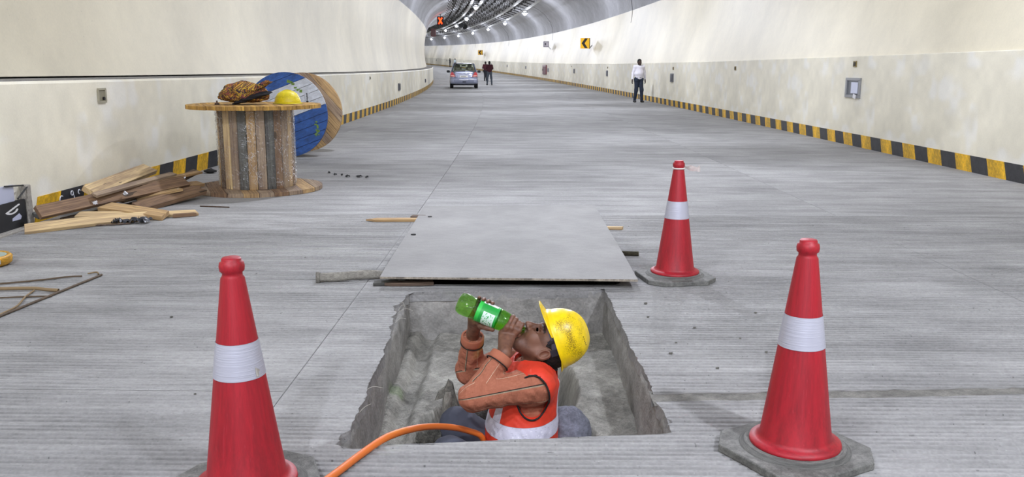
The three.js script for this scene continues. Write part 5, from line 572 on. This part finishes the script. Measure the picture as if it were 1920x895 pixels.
// ------------------------------------------------------------------ people farther along the tunnel
function walker(s, off, face, H, o, label) {
  const p = T(s, off), t = thing('person', label, 'person', p.toArray(), 0), k = H / 1.72; t.rotation.y = face; t.scale.setScalar(k);     // local: z forward, y up
  const st = o.stride ?? 0, sp = o.spread ?? 0.1; const hipL = V(0.085, 0.92, 0), hipR = V(-0.085, 0.92, 0), kL = V(sp, 0.5, st * 0.5 + 0.03), kR = V(-sp, 0.5, -st * 0.3 + 0.03), aL = V(sp + 0.02, 0.09, st * 0.8), aR = V(-sp - 0.02, 0.09, -st * 0.9);
  const sh = [V(0.175, 1.42, 0), V(-0.175, 1.42, 0)], el = o.el ?? [V(0.25, 1.14, -0.03), V(-0.25, 1.14, -0.03)], wr = o.wr ?? [V(0.26, 0.9, 0.05), V(-0.26, 0.9, 0.05)], nk = V(0, 1.47, 0), hd = V(0, 1.6, 0.025);
  const sc = V(1.35, 1, 1), tor = union([cap(V(0, 0.98, 0), V(0, 1.15, 0.01), 0.115, 0.12, sc), cap(V(0, 1.15, 0.01), V(0, 1.36, 0), 0.122, 0.11, sc), cap(sh[0], sh[1], 0.06)], 0.06), leg = union([cap(hipL, kL, 0.085, 0.06), cap(kL, aL, 0.06, 0.042), cap(hipR, kR, 0.085, 0.06), cap(kR, aR, 0.06, 0.042), cap(hipL, hipR, 0.1)], 0.04);
  const arm = union([0, 1].flatMap(i => [cap(sh[i], el[i], 0.052, 0.042), cap(el[i], wr[i], 0.04, 0.028)]), 0.02), neck = cap(nk, V(0, 1.56, 0), 0.055);
  const mat = new THREE.Matrix4().makeBasis(V(0, 0, 1), V(0, Math.cos(o.nod ?? 0), Math.sin(o.nod ?? 0)), V(-1, 0, 0)); const f = V(0, -Math.sin(o.nod ?? 0), Math.cos(o.nod ?? 0)), u = V(0, Math.cos(o.nod ?? 0), Math.sin(o.nod ?? 0)); mat.makeBasis(f, u, f.clone().cross(u)).setPosition(hd); const inv = mat.clone().invert(), q = V(0, 0, 0), head = p2 => HEAD(q.copy(p2).applyMatrix4(inv));
  const hands = [0, 1].map(i => { const d = wr[i].clone().sub(el[i]).normalize(), side = V(0, 0, 1).addScaledVector(d, -d.z).normalize(), inn = V(i ? 1 : -1, 0, 0); const W = wr[i], pc = W.clone().addScaledVector(d, 0.05), l = [[W, pc, 0.026, 0.026]]; for (let j = 0; j < 4; j++) { const b = W.clone().addScaledVector(d, 0.085).addScaledVector(side, (j - 1.5) * 0.02); l.push([pc, b, 0.02, 0.012]); const m = b.clone().addScaledVector(d, 0.035).addScaledVector(inn, 0.008), e = m.clone().addScaledVector(d, [0.028, 0.036, 0.034, 0.022][j]).addScaledVector(inn, 0.018); l.push([b, m, 0.01, 0.0095], [m, e, 0.0095, 0.008]); } const tb = W.clone().addScaledVector(d, 0.03).addScaledVector(side, 0.03); l.push([W, tb, 0.018, 0.013], [tb, tb.clone().addScaledVector(d, 0.04).addScaledVector(side, 0.018).addScaledVector(inn, 0.012), 0.012, 0.0095]); return l; });
  const skin = lin(o.skin ?? 0x5a3c2e), col = g => paint(g, () => skin);
  const geos = [col(nets(union([tor, leg, arm, neck], 0.02), [-0.42, 0, -0.5], [0.42, 1.6, 0.5], 0.026)), col(nets(p2 => smin(head(p2), neck(p2), 0.03), [-0.12, 1.44, -0.12], [0.12, 1.76, 0.18], 0.009))];
  hands.forEach(l => { const fn = union(l.map(([a, b, r0, r1]) => cap(a, b, r0, r1)), 0.006), lo = [9, 9, 9], hi = [-9, -9, -9]; for (const e of l) for (const c of [e[0], e[1]]) [c.x, c.y, c.z].forEach((x, j) => { lo[j] = Math.min(lo[j], x - 0.03); hi[j] = Math.max(hi[j], x + 0.03); }); geos.push(col(nets(fn, lo, hi, 0.0065))); });
  part('body', mergeSkin(geos), skinMat, t);
  const w = p2 => 0.012 * n3(p2.x * 16, p2.y * 14, p2.z * 16, 13), slv = o.sleeve ?? 1;
  const sl = union([0, 1].flatMap(i => { const e = el[i], we = wr[i]; return slv > 0.9 ? [cap(sh[i], e, 0.066, 0.058), cap(e, we, 0.056, 0.042)] : [cap(sh[i], sh[i].clone().lerp(e, 0.85), 0.07, 0.068)]; }), 0.02);
  part('shirt', nets(p2 => Math.max(smin(tor(p2) - 0.016, sl(p2), 0.03) + w(p2), 0.93 - (o.untuck ?? 0) - p2.y, -(neck(p2) - 0.012)), [-0.46, 0.8, -0.5], [0.46, 1.56, 0.5], 0.017), std(o.shirt, 0.9), t);
  part('trousers', nets(p2 => Math.max(leg(p2) - 0.016 + w(p2), p2.y - 1.0, 0.05 - p2.y), [-0.3, 0, -0.5], [0.3, 1.04, 0.5], 0.017), std(o.legs, 0.9), t);
  for (const a of [aL, aR]) part('shoe', nets(union([cap(V(a.x, 0.05, a.z - 0.05), V(a.x * 1.1, 0.045, a.z + 0.12), 0.045, 0.038), cap(V(a.x, 0.05, a.z), V(a.x, 0.09, a.z), 0.045)], 0.02), [a.x - 0.1, -0.01, a.z - 0.13], [a.x + 0.12, 0.16, a.z + 0.2], 0.012), std(0x1c1a18, 0.5), t);
  part('hair', nets(p2 => { q.copy(p2).applyMatrix4(inv); return Math.max(ell(V(-0.014, 0.042, 0), V(0.106, 0.096, 0.082))(q), q.x - lerp(0.0, 0.075, sstep(-0.02, 0.08, q.y)), -(q.y + 0.05)); }, [-0.13, 1.5, -0.16], [0.13, 1.8, 0.16], 0.01), std(0x0d0b0a, 0.8), t);
  if (o.belt) part('belt', lathe([[0.128, 0.985], [0.136, 0.985], [0.136, 1.02], [0.128, 1.02]], 32).scale(1.3, 1, 1), dark, t);
  return t;
}
walker(36.5, 5.4, 0.25, 1.76, { shirt: 0xd9d6de, legs: 0x1f2738, stride: 0.1, nod: -0.0, belt: 1, skin: 0x35241c, el: [V(0.26, 1.16, -0.05), V(-0.25, 1.15, -0.02)], wr: [V(0.28, 0.9, -0.02), V(-0.29, 0.9, 0.03)] }, 'man in a white shirt and dark trousers walking beside the striped kerb');
walker(66.8, -0.02, Math.PI + 0.25, 1.76, { shirt: 0x451c24, legs: 0x4c545e, spread: 0.15, sleeve: 0.5, skin: 0x2a1c18, el: [V(0.25, 1.16, 0.02), V(-0.25, 1.16, 0.02)], wr: [V(0.1, 1.1, 0.2), V(-0.1, 1.12, 0.2)] }, 'man in a maroon shirt and grey jeans standing with his back turned');
walker(81.5, 0.42, 0.4, 1.72, { shirt: 0x4a1e26, legs: 0x23252c, spread: 0.07, sleeve: 0.5, skin: 0x2a1c18 }, 'man in a maroon shirt and dark trousers facing the jeans-wearing man');
walker(178, 5.5, -1.2, 1.75, { shirt: 0x2c2c34, legs: 0x24242a, spread: 0.07, skin: 0x2a1c18, el: [V(0.26, 1.16, 0.06), V(-0.25, 1.16, 0)], wr: [V(0.22, 1.3, 0.25), V(-0.27, 0.92, 0.03)] }, 'distant man in dark clothes pointing, near the far right wall');
walker(168, 5.0, 2.4, 1.75, { shirt: 0xc9d6de, legs: 0x3c4048, spread: 0.09, skin: 0x2a1c18 }, 'distant man in a pale blue shirt beyond the car');
// ------------------------------------------------------------------ silver saloon car seen from behind
{
  const p = T(57.5, -2.03), car = thing('car', 'silver grey saloon car seen from behind, standing in the left lane', 'car', p.toArray(), turnAt(57.5)); car.scale.setScalar(1.08);
  const paintM = new THREE.MeshPhysicalMaterial({ color: 0x9196aa, metalness: 0.55, roughness: 0.32, clearcoat: 0.8, clearcoatRoughness: 0.1, side: THREE.DoubleSide }), glass = new THREE.MeshPhysicalMaterial({ color: 0xdfe6e0, transmission: 1, thickness: 0, roughness: 0.03, side: THREE.DoubleSide }), trim = std(0x15161a, 0.6), tyre = std(0x16161a, 0.85), redL = std(0xa8181c, 0.2), whiteL = std(0xd89a8c, 0.2), chrome = std(0xd4d6da, 0.15, 0.9);
  const loft = (secs) => grid(secs[0].length - 1, secs.length - 1, (u, v) => { const i = Math.round(u * (secs[0].length - 1)), j = Math.round(v * (secs.length - 1)); return [secs[j][i], u, v]; });
  const ring = (z, hw, y0, y1, e = 4, n = 36) => { const out = []; for (let i = 0; i <= n; i++) { const a = i / n * Math.PI * 2, c = Math.cos(a), s = Math.sin(a); out.push(V(hw * Math.sign(c) * Math.abs(c) ** (2 / e), (y0 + y1) / 2 + (y1 - y0) / 2 * Math.sign(s) * Math.abs(s) ** (2 / e), z)); } return out; };
  const rev = [];      // rear at z = 0, front at z = -3.99
  part('body', loft([ring(0.02, 0.3, 0.5, 0.7), ring(0.0, 0.72, 0.3, 0.86), ring(-0.06, 0.8, 0.26, 0.97), ring(-0.2, 0.835, 0.22, 1.0), ring(-0.6, 0.85, 0.2, 1.0), ring(-1.4, 0.85, 0.19, 0.98), ring(-2.4, 0.85, 0.19, 0.96), ring(-3.1, 0.84, 0.2, 0.94), ring(-3.7, 0.79, 0.24, 0.82), ring(-3.95, 0.66, 0.3, 0.7), ring(-3.99, 0.3, 0.4, 0.6)]), paintM, car);
  part('boot_lid', loft([ring(0.035, 0.5, 0.66, 0.9, 6), ring(0.03, 0.56, 0.6, 0.99, 6), ring(-0.02, 0.57, 0.58, 1.035, 6), ring(-0.4, 0.6, 0.7, 1.05, 6)]), paintM, car);
  const hoop = (z, w, y) => { const o = []; const n = 20; for (let i = 0; i <= n; i++) { const a = Math.PI * (i / n); const c = Math.cos(a), s = Math.sin(a); o.push(V(w * Math.sign(c) * Math.abs(c) ** 0.5, 0.93 + (y - 0.93) * Math.abs(s) ** 0.45, z)); } return o; };
  const roof = (w, z0, z1) => grid(12, 8, (u, v) => [V(lerp(-w, w, u) * (1 - 0.04 * Math.abs(v - 0.5)), 1.495 - 0.05 * (2 * u - 1) ** 4 - 0.05 * (2 * v - 1) ** 2 + 0.02, lerp(z0, z1, v)), u, v]);
  part('roof', [roof(0.6, -0.95, -2.3), roof(0.6, -0.95, -2.3).translate(0, -0.03, 0)], paintM, car);
  const pillar = (a, b, c, d) => { const g = grid(1, 1, (u, v) => [a.clone().lerp(b, u).lerp(d.clone().lerp(c, u), v), u, v]); return g; };
  const slabP = (a, b, w) => rod(a, b, w, 8);
  part('pillars', [...[-1, 1].flatMap(s => [slabP(V(0.74 * s, 0.97, -0.42), V(0.6 * s, 1.46, -1.0), 0.045), slabP(V(0.78 * s, 0.95, -1.5), V(0.61 * s, 1.46, -1.6), 0.035), slabP(V(0.76 * s, 0.95, -3.0), V(0.6 * s, 1.45, -2.25), 0.035), slabP(V(0.6 * s, 1.465, -0.98), V(0.6 * s, 1.46, -2.28), 0.03)])], paintM, car);
  const quad = (a, b, c, d) => grid(8, 6, (u, v) => [a.clone().lerp(b, u).lerp(d.clone().lerp(c, u), v).add(V(0, 0, 0.02 * Math.sin(Math.PI * u))), u, v]);
  part('rear_window', quad(V(-0.69, 1.0, -0.42), V(0.69, 1.0, -0.42), V(0.56, 1.46, -0.99), V(-0.56, 1.46, -0.99)), glass, car); part('windscreen', quad(V(-0.72, 0.97, -3.0), V(0.72, 0.97, -3.0), V(0.57, 1.45, -2.26), V(-0.57, 1.45, -2.26)), glass, car);
  for (const s of [-1, 1]) part('side_window', quad(V(0.78 * s, 0.97, -0.6), V(0.79 * s, 0.96, -2.85), V(0.6 * s, 1.45, -2.2), V(0.61 * s, 1.45, -1.05)), glass, car);
  part('window_seal', [rod(V(-0.7, 1.0, -0.405), V(0.7, 1.0, -0.405), 0.02, 6), rod(V(-0.7, 1.0, -0.405), V(-0.565, 1.46, -0.97), 0.02, 6), rod(V(0.7, 1.0, -0.405), V(0.565, 1.46, -0.97), 0.02, 6), rod(V(-0.57, 1.465, -0.97), V(0.57, 1.465, -0.97), 0.02, 6)], trim, car);
  for (const s of [-1, 1]) { part('seat', [box(0.46, 0.55, 0.12, 0.36 * s, 1.0, -1.9, 0.05), box(0.26, 0.16, 0.09, 0.36 * s, 1.34, -1.9, 0.04)], std(0x8d8672, 0.9), car); }
  part('rear_bench', [box(1.25, 0.4, 0.14, 0, 0.92, -0.95, 0.05), box(0.24, 0.13, 0.09, -0.36, 1.17, -0.92, 0.04), box(0.24, 0.13, 0.09, 0.36, 1.17, -0.92, 0.04)], std(0x7d786a, 0.9), car); part('rear_mirror', box(0.26, 0.07, 0.03, 0, 1.36, -2.35, 0.01), trim, car);
  for (const s of [-1, 1]) { const sh = new THREE.Shape([[0.5, 0.72], [0.6, 0.7], [0.79, 0.72], [0.8, 0.86], [0.72, 0.98], [0.66, 0.97]].map(q => new THREE.Vector2(q[0] * s, q[1]))); const l = part('tail_light', new THREE.ExtrudeGeometry(sh, { depth: 0.08, bevelEnabled: true, bevelSize: 0.008, bevelThickness: 0.01, bevelSegments: 2 }).translate(0, 0, -0.045), redL, car, 'red tail light'); const s2 = new THREE.Shape([[0.52, 0.74], [0.6, 0.715], [0.77, 0.735], [0.77, 0.79], [0.6, 0.8]].map(q => new THREE.Vector2(q[0] * s, q[1]))); part('reflector', new THREE.ExtrudeGeometry(s2, { depth: 0.008, bevelEnabled: false }).translate(0, 0, 0.042), whiteL, l); const m = part('wing_mirror', new RoundedBoxGeometry(0.2, 0.15, 0.1, 3, 0.05).translate(0.96 * s, 1.0, -2.55), trim, car); part('mirror_arm', rod(V(0.8 * s, 0.95, -2.58), V(0.92 * s, 0.97, -2.56), 0.02, 6), trim, m); }
  part('bumper', loft([ring(0.06, 0.6, 0.36, 0.56, 5), ring(0.05, 0.78, 0.3, 0.62, 5), ring(-0.05, 0.845, 0.26, 0.64, 5), ring(-0.3, 0.855, 0.24, 0.6, 5)]), paintM, car); part('lower_grille', box(0.2, 0.05, 0.03, 0.02, 0.4, 0.065, 0.01), trim, car); part('under_tray', box(1.4, 0.12, 3.2, 0, 0.25, -2), trim, car);
  const pl = part('number_plate', box(0.5, 0.12, 0.015, 0, 0.72, 0.05, 0.004), std(0xdad9d2, 0.5), car, 'pale number plate'); part('plate_print', [box(0.3, 0.05, 0.004, -0.03, 0.72, 0.0585)], std(0x9a968c, 0.6), pl); part('plate_surround', box(0.78, 0.2, 0.02, 0, 0.73, 0.034, 0.01), std(0x8f93a4, 0.3, 0.5), car); part('badge', cyl(0.045, 0.045, 0.01, 20).rotateX(Math.PI / 2).translate(0.16, 0.93, 0.034), chrome, car); part('chrome_bar', box(0.6, 0.025, 0.015, 0, 0.855, 0.045, 0.004), chrome, car);
  const wh = lathe([[0.19, -0.09], [0.27, -0.095], [0.29, -0.08], [0.295, 0], [0.29, 0.08], [0.27, 0.095], [0.19, 0.09], [0.19, -0.09]], 32).rotateZ(Math.PI / 2); for (const [x, z] of [[-0.745, -0.72], [0.745, -0.72], [-0.745, -3.15], [0.745, -3.15]]) { const w = part('wheel', wh, tyre, car); w.position.set(x, 0.295, z); part('hub_cap', cyl(0.19, 0.19, 0.12, 20).rotateZ(Math.PI / 2), std(0x9a9ca2, 0.35, 0.6), w); }
  part('antenna', rod(V(0, 1.5, -1.05), V(0, 1.62, -0.85), 0.008, 6), trim, car);
}
shadows(scene);
renderer.render(scene, camera);
